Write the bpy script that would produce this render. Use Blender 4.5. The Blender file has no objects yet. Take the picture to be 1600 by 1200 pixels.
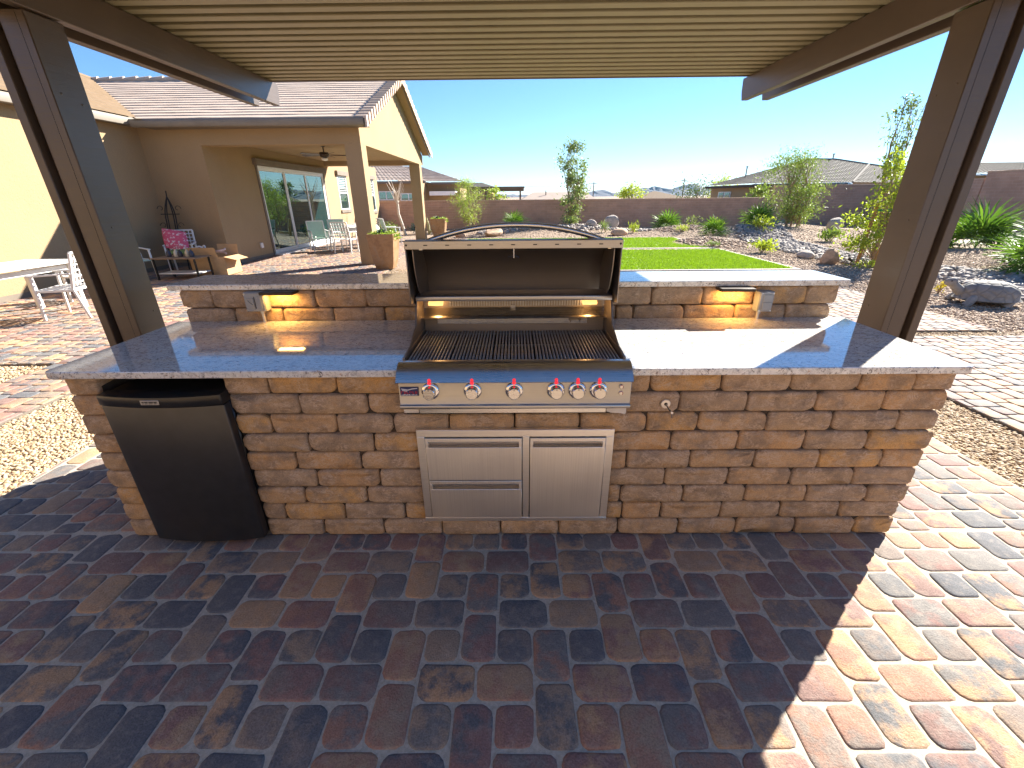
import bpy, bmesh, math, random
import numpy as np
from mathutils import Vector, Matrix

S = bpy.context.scene
C = bpy.context.collection
rng = np.random.default_rng(7)
random.seed(7)

# ------------------------------------------------------------------ camera
CAM_POS = np.array([0.0307, -1.6691, 1.551])
PITCH, YAW, ROLL, FPX = 0.4106, -0.0083, -0.0094, 670.86
_fw = np.array([math.sin(YAW)*math.cos(PITCH), math.cos(YAW)*math.cos(PITCH), -math.sin(PITCH)])
_rt = np.array([math.cos(YAW), -math.sin(YAW), 0.0])
_up = np.cross(_rt, _fw)
CAM_R = _rt*math.cos(ROLL)+_up*math.sin(ROLL)
CAM_U = -_rt*math.sin(ROLL)+_up*math.cos(ROLL)
CAM_F = _fw
cd = bpy.data.cameras.new('camera')
cd.sensor_width = 36.0
cd.lens = FPX/1600*36.0
cd.clip_start = 0.05
cd.clip_end = 20000
co = bpy.data.objects.new('camera', cd)
C.objects.link(co)
co.matrix_world = Matrix(((CAM_R[0], CAM_U[0], -CAM_F[0], CAM_POS[0]),
                          (CAM_R[1], CAM_U[1], -CAM_F[1], CAM_POS[1]),
                          (CAM_R[2], CAM_U[2], -CAM_F[2], CAM_POS[2]), (0, 0, 0, 1)))
S.camera = co

# ------------------------------------------------------------------ daylight
SUN_EL, SUN_AZ = math.radians(31.0), math.radians(50.0)
SKY_STRENGTH, SUN_STRENGTH, EXPOSURE = 0.052, 3.15, 2.7
w = bpy.data.worlds.new('World')
S.world = w
w.use_nodes = True
wn = w.node_tree
sky = wn.nodes.new('ShaderNodeTexSky')
sky.sky_type = 'NISHITA'
sky.sun_disc = False
sky.sun_elevation = SUN_EL
sky.sun_rotation = SUN_AZ
sky.altitude = 0
sky.air_density = 1.0
sky.dust_density = 0.0
sky.ozone_density = 10.0
tint = wn.nodes.new('ShaderNodeMix')          # the phone's warm white balance, over the whole sky alike
tint.data_type = 'RGBA'
tint.blend_type = 'MULTIPLY'
tint.inputs[0].default_value = 1.0
tint.inputs[7].default_value = (0.72, 0.68, 0.64, 1)
wn.links.new(sky.outputs[0], tint.inputs[6])
wn.links.new(tint.outputs[2], wn.nodes['Background'].inputs[0])
wn.nodes['Background'].inputs[1].default_value = SKY_STRENGTH
sd = bpy.data.lights.new('sun', 'SUN')
sd.energy = SUN_STRENGTH
sd.angle = math.radians(0.5)
sd.color = (1.0, 0.94, 0.84)
so = bpy.data.objects.new('sun', sd)
C.objects.link(so)
sv = Vector((math.cos(SUN_EL)*math.sin(SUN_AZ), math.cos(SUN_EL)*math.cos(SUN_AZ), math.sin(SUN_EL)))
so.rotation_euler = sv.to_track_quat('Z', 'Y').to_euler()
S.view_settings.view_transform = 'Standard'
S.view_settings.look = 'None'
S.view_settings.exposure = EXPOSURE
S.view_settings.gamma = 1.0
S.view_settings.use_curve_mapping = False
S.cycles.max_bounces = 8
S.cycles.diffuse_bounces = 5
S.cycles.glossy_bounces = 4
S.cycles.transmission_bounces = 4
S.cycles.use_denoising = True
S.cycles.sample_clamp_indirect = 6.0
S.cycles.caustics_reflective = False
S.cycles.caustics_refractive = False

# ------------------------------------------------------------------ object helpers
WL = {}


def wloc(o):
    return WL.get(o.name, Vector((0, 0, 0))) if o else Vector((0, 0, 0))


def thing(name, label, cat, loc=(0, 0, 0), rz=0.0, group=None):
    o = bpy.data.objects.new(name, None)
    C.objects.link(o)
    o.empty_display_size = 0.1
    o.location = loc
    o.rotation_euler = (0, 0, rz)
    o['label'] = label
    o['category'] = cat
    if group:
        o['group'] = group
    WL[o.name] = Vector(loc)
    return o


def tag(o, label=None, cat=None, group=None, kind=None):
    for k, v in (('label', label), ('category', cat), ('group', group), ('kind', kind)):
        if v:
            o[k] = v
    return o


def link_mesh(name, me, parent=None, loc=(0, 0, 0), m=None):
    o = bpy.data.objects.new(name, me)
    C.objects.link(o)
    if m is not None and not me.materials:
        me.materials.append(m)
    if parent is not None:
        o.parent = parent
    o.location = loc
    WL[o.name] = wloc(parent)+Vector(loc)
    return o


def np_mesh(name, V, F, smooth=False, uv=None):
    V = np.asarray(V, np.float32)
    F = np.asarray(F, np.int32)
    me = bpy.data.meshes.new(name)
    n, k = F.shape
    me.vertices.add(len(V))
    me.vertices.foreach_set('co', V.ravel())
    me.loops.add(n*k)
    me.loops.foreach_set('vertex_index', F.ravel())
    me.polygons.add(n)
    me.polygons.foreach_set('loop_start', np.arange(0, n*k, k, dtype=np.int32))
    me.polygons.foreach_set('loop_total', np.full(n, k, np.int32))
    if smooth:
        me.polygons.foreach_set('use_smooth', np.ones(n, bool))
    else:
        me.shade_flat()
    me.update(calc_edges=True)
    return me


class MB:
    """collects shapes in world (or local) space and links them as ONE mesh object"""

    def __init__(s):
        s.v = []
        s.f = []

    def add(s, vs, fs):
        b = len(s.v)
        s.v += [tuple(float(c) for c in p) for p in vs]
        s.f += [tuple(i+b for i in f) for f in fs]
        return s

    def bx(s, x0, x1, y0, y1, z0, z1):
        return s.add([(x0, y0, z0), (x1, y0, z0), (x1, y1, z0), (x0, y1, z0), (x0, y0, z1), (x1, y0, z1), (x1, y1, z1), (x0, y1, z1)],
                     [(3, 2, 1, 0), (4, 5, 6, 7), (0, 1, 5, 4), (1, 2, 6, 5), (2, 3, 7, 6), (3, 0, 4, 7)])

    def obox(s, c, ax, ay, az):
        """box from centre and three half-axis vectors"""
        c, ax, ay, az = (np.array(q, float) for q in (c, ax, ay, az))
        vs = [c+sx*ax+sy*ay+sz*az for sz in (-1, 1) for sx, sy in ((-1, -1), (1, -1), (1, 1), (-1, 1))]
        return s.add(vs, [(3, 2, 1, 0), (4, 5, 6, 7), (0, 1, 5, 4), (1, 2, 6, 5), (2, 3, 7, 6), (3, 0, 4, 7)])

    def bar(s, p0, p1, wd, ht, up=(0, 0, 1)):
        p0, p1 = np.array(p0, float), np.array(p1, float)
        d = p1-p0
        L = np.linalg.norm(d)
        d /= L
        side = np.cross(d, np.array(up, float))
        if np.linalg.norm(side) < 1e-4:
            side = np.cross(d, (1, 0, 0))
        side /= np.linalg.norm(side)
        u = np.cross(side, d)
        return s.obox((p0+p1)/2, d*L/2, side*wd/2, u*ht/2)

    def tube(s, pts, r, n=8, cap=True):
        pts = [np.array(p, float) for p in pts]
        rs = r if hasattr(r, '__len__') else [r]*len(pts)
        b = len(s.v)
        prev = None
        for i, p in enumerate(pts):
            d = pts[min(i+1, len(pts)-1)]-pts[max(i-1, 0)]
            d /= (np.linalg.norm(d)+1e-9)
            if prev is None:
                a = np.cross(d, (0, 0, 1) if abs(d[2]) < .9 else (1, 0, 0))
            else:
                a = prev-d*np.dot(prev, d)
            a /= (np.linalg.norm(a)+1e-9)
            prev = a
            c = np.cross(d, a)
            for k in range(n):
                t = 2*math.pi*k/n
                s.v.append(tuple(p+rs[i]*(math.cos(t)*a+math.sin(t)*c)))
        for i in range(len(pts)-1):
            for k in range(n):
                s.f.append((b+i*n+k, b+i*n+(k+1) % n, b+(i+1)*n+(k+1) % n, b+(i+1)*n+k))
        if cap:
            s.f.append(tuple(b+k for k in range(n))[::-1])
            e = b+(len(pts)-1)*n
            s.f.append(tuple(e+k for k in range(n)))
        return s

    def lathe(s, prof, c, axis=(0, 0, 1), n=24):
        """prof: list of (radius, height along axis)"""
        ax = np.array(axis, float)
        ax /= np.linalg.norm(ax)
        a = np.cross(ax, (1, 0, 0) if abs(ax[0]) < .9 else (0, 1, 0))
        a /= np.linalg.norm(a)
        d = np.cross(ax, a)
        c = np.array(c, float)
        b = len(s.v)
        for r, h in prof:
            for k in range(n):
                t = 2*math.pi*k/n
                s.v.append(tuple(c+ax*h+r*(math.cos(t)*a+math.sin(t)*d)))
        for i in range(len(prof)-1):
            for k in range(n):
                s.f.append((b+i*n+k, b+i*n+(k+1) % n, b+(i+1)*n+(k+1) % n, b+(i+1)*n+k))
        s.f.append(tuple(b+k for k in range(n))[::-1])
        e = b+(len(prof)-1)*n
        s.f.append(tuple(e+k for k in range(n)))
        return s

    def prism(s, poly, axis, a0, a1):
        """extrude a 2-D polygon: axis 'x' -> (y,z), 'y' -> (x,z), 'z' -> (x,y)"""
        n = len(poly)
        mk = {'x': lambda p, a: (a, p[0], p[1]), 'y': lambda p, a: (p[0], a, p[1]), 'z': lambda p, a: (p[0], p[1], a)}[axis]
        vs = [mk(p, a0) for p in poly]+[mk(p, a1) for p in poly]
        fs = [tuple(range(n))[::-1], tuple(range(n, 2*n))]+[(i, (i+1) % n, n+(i+1) % n, n+i) for i in range(n)]
        return s.add(vs, fs)

    def sheet(s, prof, axis, a0, a1, th=0.002):
        """open profile swept along an axis as a thin plate"""
        pr = np.array(prof, float)
        d = np.gradient(pr, axis=0)
        nrm = np.stack([-d[:, 1], d[:, 0]], 1)
        nrm /= np.linalg.norm(nrm, axis=1)[:, None]
        q = pr+nrm*th
        poly = [tuple(p) for p in pr]+[tuple(p) for p in q[::-1]]
        n = len(pr)
        mk = {'x': lambda p, a: (a, p[0], p[1]), 'y': lambda p, a: (p[0], a, p[1]), 'z': lambda p, a: (p[0], p[1], a)}[axis]
        vs = [mk(p, a0) for p in poly]+[mk(p, a1) for p in poly]
        m = 2*n
        fs = [(i, (i+1) % m, m+(i+1) % m, m+i) for i in range(m)]
        for i in range(n-1):
            fs.append((i, i+1, m-2-i, m-1-i))
            fs.append((m+i, m+m-1-i, m+m-2-i, m+i+1))
        return s.add(vs, fs)

    def ball(s, c, r, nu=10, nv=6):
        rx, ry, rz = r if hasattr(r, '__len__') else (r, r, r)
        b = len(s.v)
        s.v.append((c[0], c[1], c[2]+rz))
        for i in range(1, nv):
            t = math.pi*i/nv
            for k in range(nu):
                p = 2*math.pi*k/nu
                s.v.append((c[0]+rx*math.sin(t)*math.cos(p), c[1]+ry*math.sin(t)*math.sin(p), c[2]+rz*math.cos(t)))
        s.v.append((c[0], c[1], c[2]-rz))
        for k in range(nu):
            s.f.append((b, b+1+k, b+1+(k+1) % nu))
            for i in range(nv-2):
                o = b+1+i*nu
                s.f.append((o+k, o+nu+k, o+nu+(k+1) % nu, o+(k+1) % nu))
            o = b+1+(nv-2)*nu
            s.f.append((o+k, len(s.v)-1, o+(k+1) % nu))
        return s

    def build(s, name, m, parent=None, bevel=0.0, smooth=True, local=False, ang=40, seg=1):
        off = Vector((0, 0, 0)) if local else wloc(parent)
        me = bpy.data.meshes.new(name)
        me.from_pydata([(p[0]-off[0], p[1]-off[1], p[2]-off[2]) for p in s.v], [], s.f)
        bm = bmesh.new()
        bm.from_mesh(me)
        bmesh.ops.recalc_face_normals(bm, faces=bm.faces)
        if bevel > 0:
            es = [e for e in bm.edges if len(e.link_faces) == 2 and e.calc_face_angle(0) > 0.6]
            bmesh.ops.bevel(bm, geom=es, offset=bevel, segments=seg, affect='EDGES', profile=0.5, clamp_overlap=True)
        bm.to_mesh(me)
        bm.free()
        if smooth:
            me.polygons.foreach_set('use_smooth', np.ones(len(me.polygons), bool))
            me.set_sharp_from_angle(angle=math.radians(ang))
        me.update()
        return link_mesh(name, me, parent, (0, 0, 0), m)


def copy_tree(o, parent=None):
    c = o.copy()
    C.objects.link(c)
    c.parent = parent
    for ch in list(o.children):
        copy_tree(ch, c)
    return c


# ------------------------------------------------------------------ materials
class G:
    """tiny node-graph helper"""

    def __init__(s, name):
        s.m = bpy.data.materials.new(name)
        s.m.use_nodes = True
        s.t = s.m.node_tree
        s.b = s.t.nodes['Principled BSDF']
        s.out = s.t.nodes['Material Output']
        s._tc = None

    def n(s, typ, **kw):
        x = s.t.nodes.new(typ)
        for k, v in kw.items():
            setattr(x, k, v)
        return x

    def l(s, a, b):
        s.t.links.new(a, b)

    def put(s, sock, v):
        if hasattr(v, 'is_linked') or isinstance(v, bpy.types.NodeSocket):
            s.l(v, sock)
        else:
            sock.default_value = v

    def coord(s, kind='Object'):
        if s._tc is None:
            s._tc = s.n('ShaderNodeTexCoord')
        return s._tc.outputs[kind]

    def pos(s):
        return s.n('ShaderNodeNewGeometry').outputs['Position']

    def mapping(s, vec, scale=(1, 1, 1), loc=(0, 0, 0), rot=(0, 0, 0)):
        x = s.n('ShaderNodeMapping')
        s.l(vec, x.inputs['Vector'])
        s.put(x.inputs['Scale'], scale)
        s.put(x.inputs['Location'], loc)
        s.put(x.inputs['Rotation'], rot)
        return x.outputs[0]

    def noise(s, vec, scale, detail=3, rough=.55, dist=0.0, out='Fac'):
        x = s.n('ShaderNodeTexNoise')
        s.l(vec, x.inputs['Vector'])
        x.inputs['Scale'].default_value = scale
        x.inputs['Detail'].default_value = detail
        x.inputs['Roughness'].default_value = rough
        x.inputs['Distortion'].default_value = dist
        return x.outputs[out]

    def voro(s, vec, scale, feature='F1', out='Distance', rnd=1.0):
        x = s.n('ShaderNodeTexVoronoi', feature=feature)
        s.l(vec, x.inputs['Vector'])
        x.inputs['Scale'].default_value = scale
        x.inputs['Randomness'].default_value = rnd
        return x.outputs[out]

    def math(s, op, a, b=None, clamp=False):
        x = s.n('ShaderNodeMath', operation=op)
        x.use_clamp = clamp
        s.put(x.inputs[0], a)
        if b is not None:
            s.put(x.inputs[1], b)
        return x.outputs[0]

    def range(s, v, a, b, c=0.0, d=1.0, smooth=False):
        x = s.n('ShaderNodeMapRange')
        if smooth:
            x.interpolation_type = 'SMOOTHSTEP'
        s.put(x.inputs[0], v)
        for i, q in enumerate((a, b, c, d)):
            s.put(x.inputs[1+i], q)
        return x.outputs[0]

    def ramp(s, fac, stops, mode='LINEAR'):
        x = s.n('ShaderNodeValToRGB')
        x.color_ramp.interpolation = mode
        els = x.color_ramp.elements
        while len(els) < len(stops):
            els.new(0.5)
        for e, (p, c) in zip(els, stops):
            e.position = p
            e.color = (*c, 1)
        s.put(x.inputs[0], fac)
        return x.outputs[0]

    def mix(s, fac, a, b, mode='MIX'):
        x = s.n('ShaderNodeMix', data_type='RGBA', blend_type=mode)
        s.put(x.inputs[0], fac)
        for i, v in ((6, a), (7, b)):
            s.put(x.inputs[i], (*v, 1) if isinstance(v, tuple) and len(v) == 3 else v)
        return x.outputs[2]

    def bump(s, h, strength=.3, dist=.01):
        x = s.n('ShaderNodeBump')
        x.inputs['Strength'].default_value = strength
        x.inputs['Distance'].default_value = dist
        s.l(h, x.inputs['Height'])
        s.l(x.outputs[0], s.b.inputs['Normal'])
        return x

    def rnd(s):
        """a number per piece: per mesh island and per object"""
        a = s.n('ShaderNodeNewGeometry').outputs['Random Per Island']
        b = s.n('ShaderNodeObjectInfo').outputs['Random']
        return s.math('FRACT', s.math('ADD', a, s.math('MULTIPLY', b, 7.31)))

    def fin(s, col=None, rough=None, metal=None, spec=None, **kw):
        if col is not None:
            s.put(s.b.inputs['Base Color'], (*col, 1) if isinstance(col, tuple) and len(col) == 3 else col)
        if rough is not None:
            s.put(s.b.inputs['Roughness'], rough)
        if metal is not None:
            s.b.inputs['Metallic'].default_value = metal
        if spec is not None:
            s.b.inputs['Specular IOR Level'].default_value = spec
        for k, v in kw.items():
            s.put(s.b.inputs[k.replace('_', ' ')], v)
        return s.m


def plain(name, col, rough=.6, metal=0.0, var=.12, scale=14, spec=.5, bump=0.0):
    g = G(name)
    nz = g.noise(g.coord(), scale, 4)
    a = tuple(c*(1-var) for c in col)
    b = tuple(min(1, c*(1+var)) for c in col)
    c = g.ramp(nz, [(.3, a), (.7, b)])
    if bump:
        g.bump(g.noise(g.coord(), scale*6, 3), bump, .004)
    return g.fin(c, rough, metal, spec)


def mat_paver():
    g = G('tumbled_paver')
    r = g.rnd()
    P = g.pos()
    cols = [(.135, .135, .138), (.26, .152, .13), (.38, .25, .155), (.185, .172, .16), (.225, .145, .125), (.45, .275, .155), (.215, .175, .15), (.31, .225, .16), (.125, .126, .134), (.32, .18, .13)]
    st = [(i/len(cols), c) for i, c in enumerate(cols)]
    c1 = g.ramp(r, st, 'CONSTANT')
    r2 = g.math('FRACT', g.math('MULTIPLY', r, 13.7))
    c2 = g.ramp(r2, [(i/len(cols), c) for i, c in enumerate(cols[::-1])], 'CONSTANT')
    off = g.n('ShaderNodeCombineXYZ')
    g.l(g.math('MULTIPLY', r, 91.0), off.inputs[0])
    g.l(g.math('MULTIPLY', r2, 57.0), off.inputs[1])
    add = g.n('ShaderNodeVectorMath', operation='ADD')
    g.l(P, add.inputs[0])
    g.l(off.outputs[0], add.inputs[1])
    v = add.outputs[0]
    f = g.range(g.noise(v, 9, 5, .65), .42, .60, smooth=True)
    c = g.mix(f, c1, c2)
    fine = g.noise(v, 160, 4, .7)
    c = g.mix(1.0, c, g.ramp(fine, [(.25, (.62, .62, .62)), (.75, (1.4, 1.4, 1.4))]), 'MULTIPLY')
    dust = g.range(g.noise(P, 24, 5, .7), .5, .78, 0, .4)
    c = g.mix(dust, c, (.50, .42, .34))
    sp = g.range(g.voro(v, 210), .0, .16, .5, 0)
    c = g.mix(sp, c, (.32, .29, .26))
    g.bump(g.math('ADD', fine, g.math('MULTIPLY', g.noise(v, 40, 3), .8)), .45, .006)
    return g.fin(c, g.range(fine, .3, .7, .7, .9), spec=.2)


def mat_brick():
    g = G('tumbled_brick')
    r = g.rnd()
    v0 = g.coord()
    off = g.n('ShaderNodeCombineXYZ')
    g.l(g.math('MULTIPLY', r, 71.0), off.inputs[0])
    g.l(g.math('MULTIPLY', r, 133.0), off.inputs[2])
    add = g.n('ShaderNodeVectorMath', operation='ADD')
    g.l(v0, add.inputs[0])
    g.l(off.outputs[0], add.inputs[1])
    v = add.outputs[0]
    cols = [(.54, .345, .19), (.47, .325, .20), (.57, .35, .18), (.45, .315, .20), (.52, .345, .20), (.60, .36, .155), (.47, .33, .215), (.54, .35, .195)]
    c = g.ramp(r, [(i/len(cols), q) for i, q in enumerate(cols)], 'CONSTANT')
    c = g.mix(g.range(g.noise(v, 9, 4, .6), .44, .60, 0, .8), c, (.29, .215, .155))
    c = g.mix(g.range(g.noise(g.mapping(v, (1, 1, 2.2)), 14, 3, .6), .57, .72, 0, .5), c, (.58, .335, .145))
    fine = g.noise(v, 190, 5, .75)
    c = g.mix(1.0, c, g.ramp(fine, [(.25, (.6, .6, .6)), (.75, (1.4, 1.4, 1.4))]), 'MULTIPLY')
    # lime bloom: thin pale scratches and smears
    sm = g.noise(g.mapping(v, (1, 1, 2.0), rot=(0, .5, 0)), 13, 5, .7, 1.8)
    ln = g.math('ABSOLUTE', g.math('SUBTRACT', sm, .5))
    streak = g.math('MULTIPLY', g.range(ln, 0.01, .045, .9, 0), g.range(g.noise(v, 11, 3), .46, .56))
    haze = g.range(g.noise(v, 30, 6, .8, .8), .52, .66, 0, .55)
    c = g.mix(g.math('MAXIMUM', streak, haze), c, (.60, .45, .33))
    h = g.math('ADD', fine, g.math('MULTIPLY', g.noise(v, 35, 4), 1.6))
    g.bump(h, .8, .008)
    return g.fin(c, .9, spec=.15)


def mat_granite():
    g = G('pale_granite')
    v = g.mapping(g.pos(), (1, 1.6, 1), rot=(0, 0, .35))
    base = g.ramp(g.noise(v, 6, 5, .62, .8), [(.3, (.55, .545, .53)), (.5, (.70, .69, .66)), (.68, (.70, .64, .54))])
    cl = g.range(g.noise(v, 22, 6, .74, 1.2), .50, .60, 0, .8)
    c = g.mix(cl, base, (.36, .352, .35))
    c = g.mix(g.range(g.noise(v, 48, 3, .6), .56, .62, 0, .75), c, (.74, .73, .70))
    w1 = g.noise(g.mapping(g.pos(), (1, 2.6, 1), rot=(0, 0, .3)), 30, 5, .72, 1.6)
    c = g.mix(g.range(w1, .595, .625, 0, .95), c, (.06, .052, .052))
    w2 = g.noise(v, 80, 4, .7)
    c = g.mix(g.range(w2, .58, .63, 0, .8), c, (.15, .125, .115))
    c = g.mix(g.range(g.noise(v, 42, 3, .6), .62, .68, 0, .7), c, (.42, .26, .15))
    return g.fin(c, g.range(g.noise(g.pos(), 3, 3), .3, .7, .035, .06), IOR=2.0)


def mat_steel(name='brushed_steel', col=(.62, .60, .565), rough=.26, axis='x', strength=.035):
    g = G(name)
    sc = {'x': (2, 420, 420), 'z': (420, 420, 2), 'y': (420, 2, 420)}[axis]
    nz = g.noise(g.mapping(g.coord(), sc), 1.0, 3, .6)
    sm = g.noise(g.coord(), 4, 3, .5)
    c = g.mix(g.range(nz, .3, .7), tuple(q*.92 for q in col), tuple(min(1, q*1.06) for q in col))
    c = g.mix(g.range(sm, .5, .8, 0, .12), c, tuple(q*.8 for q in col))
    g.bump(nz, strength, .002)
    return g.fin(c, g.math('ADD', g.range(nz, .2, .8, rough-.04, rough+.05), g.range(sm, .4, .7, 0, .05)), 1.0)


def mat_stucco(name, col):
    g = G(name)
    P = g.pos()
    c = g.ramp(g.noise(P, .9, 5, .6), [(.3, tuple(q*.93 for q in col)), (.7, tuple(q*1.05 for q in col))])
    st = g.noise(g.mapping(P, (5, 5, .5)), 1.0, 4, .6)
    c = g.mix(g.range(st, .56, .75, 0, .18), c, tuple(q*.72 for q in col))
    fine = g.noise(P, 60, 5, .7)
    c = g.mix(1.0, c, g.ramp(fine, [(.3, (.9, .9, .9)), (.7, (1.08, 1.08, 1.08))]), 'MULTIPLY')
    g.bump(g.math('ADD', fine, g.noise(P, 22, 3)), .45, .012)
    return g.fin(c, .93, spec=.2)


def mat_leaf(name, a, b, rough=.55, trans=.35):
    g = G(name)
    r = g.n('ShaderNodeNewGeometry').outputs['Random Per Island']
    mid = tuple((p+q)/2 for p, q in zip(a, b))
    c = g.ramp(r, [(0, a), (.5, mid), (1, b)])
    g.fin(c, rough, spec=.3)
    tr = g.n('ShaderNodeBsdfTranslucent')
    g.l(g.mix(1.0, c, (1.0, 1.15, .55), 'MULTIPLY'), tr.inputs[0])
    mx = g.n('ShaderNodeMixShader')
    mx.inputs[0].default_value = trans
    g.l(g.b.outputs[0], mx.inputs[1])
    g.l(tr.outputs[0], mx.inputs[2])
    g.l(mx.outputs[0], g.out.inputs[0])
    return g.m


def mat_piece(name, cols, rough=.9, bump=.3, scale=40):
    """loose stones: one colour per piece"""
    g = G(name)
    r = g.rnd()
    c = g.ramp(r, [(i/max(1, len(cols)-1), q) for i, q in enumerate(cols)])
    nz = g.noise(g.pos(), scale, 4, .65)
    c = g.mix(1.0, c, g.ramp(nz, [(.3, (.75, .75, .75)), (.7, (1.22, 1.22, 1.22))]), 'MULTIPLY')
    g.bump(nz, bump, .01)
    return g.fin(c, rough, spec=.3)


def mat_emit(name, col, strength):
    g = G(name)
    g.fin((.8, .7, .5), .4)
    g.b.inputs['Emission Color'].default_value = (*col, 1)
    g.b.inputs['Emission Strength'].default_value = strength
    return g.m


def mat_ground():
    g = G('desert_gravel_ground')
    P = g.pos()
    v = g.voro(P, 38, out='Color')
    bw = g.n('ShaderNodeSeparateColor')
    g.l(v, bw.inputs[0])
    c = g.ramp(bw.outputs[0], [(0, (.26, .185, .13)), (.35, (.38, .28, .20)), (.65, (.46, .35, .25)), (.9, (.56, .46, .36)), (1, (.31, .22, .17))])
    c = g.mix(g.range(g.noise(P, .7, 5, .6), .35, .7, 0, .45), c, (.34, .24, .175))
    d = g.voro(P, 38)
    c = g.mix(g.range(d, .3, .75, 0, .75), c, (.15, .11, .085))
    g.bump(g.math('SUBTRACT', 1.0, d), .9, .02)
    return g.fin(c, .95, spec=.15)


def mat_turf():
    g = G('turf_backing')
    c = g.ramp(g.noise(g.pos(), 55, 4, .7), [(.3, (.13, .22, .02)), (.7, (.20, .31, .03))])
    g.bump(g.noise(g.pos(), 180, 3, .7), .8, .02)
    return g.fin(c, .9, spec=.2)


def mat_blockwall():
    g = G('slump_block')
    P = g.pos()
    sep = g.n('ShaderNodeSeparateXYZ')
    g.l(P, sep.inputs[0])
    cb = g.n('ShaderNodeCombineXYZ')
    g.l(g.math('ADD', sep.outputs[0], sep.outputs[1]), cb.inputs[0])
    g.l(sep.outputs[2], cb.inputs[1])
    br = g.n('ShaderNodeTexBrick')
    g.l(cb.outputs[0], br.inputs['Vector'])
    br.inputs['Scale'].default_value = 1.0
    br.inputs['Brick Width'].default_value = .37
    br.inputs['Row Height'].default_value = .125
    br.inputs['Mortar Size'].default_value = .007
    br.inputs['Color1'].default_value = (.52, .315, .225, 1)
    br.inputs['Color2'].default_value = (.46, .28, .20, 1)
    br.inputs['Mortar'].default_value = (.53, .36, .28, 1)
    c = g.mix(1.0, br.outputs[0], g.ramp(g.noise(P, 1.5, 5, .65), [(.3, (.86, .86, .86)), (.7, (1.12, 1.12, 1.12))]), 'MULTIPLY')
    g.bump(g.math('SUBTRACT', g.noise(P, 30, 4), br.outputs['Fac']), .6, .02)
    return g.fin(c, .95, spec=.15)


def mat_roof(name, cols, scale=3.0):
    g = G(name)
    r = g.n('ShaderNodeNewGeometry').outputs['Random Per Island']
    c = g.ramp(g.noise(g.pos(), scale, 5, .7), [(i/max(1, len(cols)-1)*.5+.25, q) for i, q in enumerate(cols)])
    c = g.mix(.35, c, g.ramp(r, [(0, cols[0]), (.5, cols[-1]), (1, cols[len(cols)//2])]))
    g.bump(g.noise(g.pos(), 60, 4), .3, .01)
    return g.fin(c, .9, spec=.2)


M = {}
M['paver'] = mat_paver()
M['brick'] = mat_brick()
M['granite'] = mat_granite()
M['steel'] = mat_steel()
M['steel_v'] = mat_steel('brushed_steel_vertical', (.95, .90, .83), .40, 'z')
M['steel_frame'] = mat_steel('brushed_steel_frame', (.95, .90, .83), .38, 'x')
M['steel_dark'] = mat_steel('heat_tinted_steel', (.30, .255, .215), .48, 'x')
M['steel_panel'] = mat_steel('control_panel_steel', (.40, .39, .385), .36, 'x')
M['chrome'] = plain('chrome', (.78, .77, .75), .10, 1.0, .03)
M['cast_iron'] = plain('grate_steel', (.40, .395, .40), .48, .9, .2, 40)
M['black'] = plain('black_plastic', (.012, .012, .013), .28, 0, .2, 30)
M['black_steel'] = plain('black_fridge_steel', (.062, .063, .068), .34, .7, .08, 20)
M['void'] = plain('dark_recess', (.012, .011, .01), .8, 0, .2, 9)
M['mortar'] = plain('joint_sand', (.46, .41, .33), .97, 0, .18, 90, .1, .4)
M['mortar_shade'] = plain('shadow_toned_joint_sand', (.17, .145, .12), .97, 0, .18, 90, .1, .4)  # darker copy of the joint sand, shadow in the joints put into its colour
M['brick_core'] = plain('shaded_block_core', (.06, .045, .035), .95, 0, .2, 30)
M['wood'] = None
M['stucco'] = mat_stucco('tan_stucco', (.335, .24, .14))
M['trim'] = plain('taupe_trim', (.175, .145, .115), .75, 0, .1, 5, .3)
M['gutter'] = plain('taupe_gutter', (.19, .165, .135), .55, 0, .08, 5, .4)
M['white_metal'] = plain('white_metal_furniture', (.68, .67, .64), .5, 0, .06, 9)
M['white_frame'] = plain('white_vinyl', (.74, .73, .71), .45, 0, .04, 9)
M['mint'] = plain('mint_sling_fabric', (.36, .50, .43), .8, 0, .08, 30)
M['grey_box'] = plain('grey_plastic', (.30, .32, .34), .5, 0, .06, 20)
M['bronze'] = plain('bronze_light_housing', (.045, .033, .026), .5, .4, .1, 20)
M['cardboard'] = plain('cardboard', (.46, .30, .16), .9, 0, .08, 12, .2)
M['trunk'] = plain('pale_bark', (.30, .22, .15), .95, 0, .3, 30, .2, .5)
M['white_trunk'] = plain('whitewashed_bark', (.62, .55, .48), .9, 0, .15, 20, .2, .3)
M['stake'] = plain('lodge_pole_stake', (.42, .22, .09), .85, 0, .2, 12, .2, .3)
M['iron'] = plain('black_wrought_iron', (.012, .011, .012), .5, .3, .2, 20)
M['grass'] = mat_leaf('turf_blade', (.17, .27, .015), (.30, .41, .045), .5, .35)
M['turf'] = mat_turf()
M['ground'] = mat_ground()
M['pebble'] = mat_piece('tan_pebble', [(.42, .30, .17), (.30, .20, .11), (.50, .38, .24), (.36, .25, .15), (.56, .47, .35), (.27, .17, .10)])
M['mulch'] = mat_piece('brown_gravel', [(.34, .245, .17), (.42, .31, .22), (.27, .185, .13), (.50, .39, .29), (.36, .25, .18), (.56, .46, .36)])
M['river'] = mat_piece('grey_river_rock', [(.24, .21, .19), (.33, .29, .26), (.19, .175, .165), (.38, .33, .29), (.28, .245, .22), (.43, .385, .34)])
M['boulder'] = mat_piece('tan_boulder', [(.46, .29, .18), (.54, .37, .25), (.42, .28, .19)], .9, .6, 14)
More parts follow.
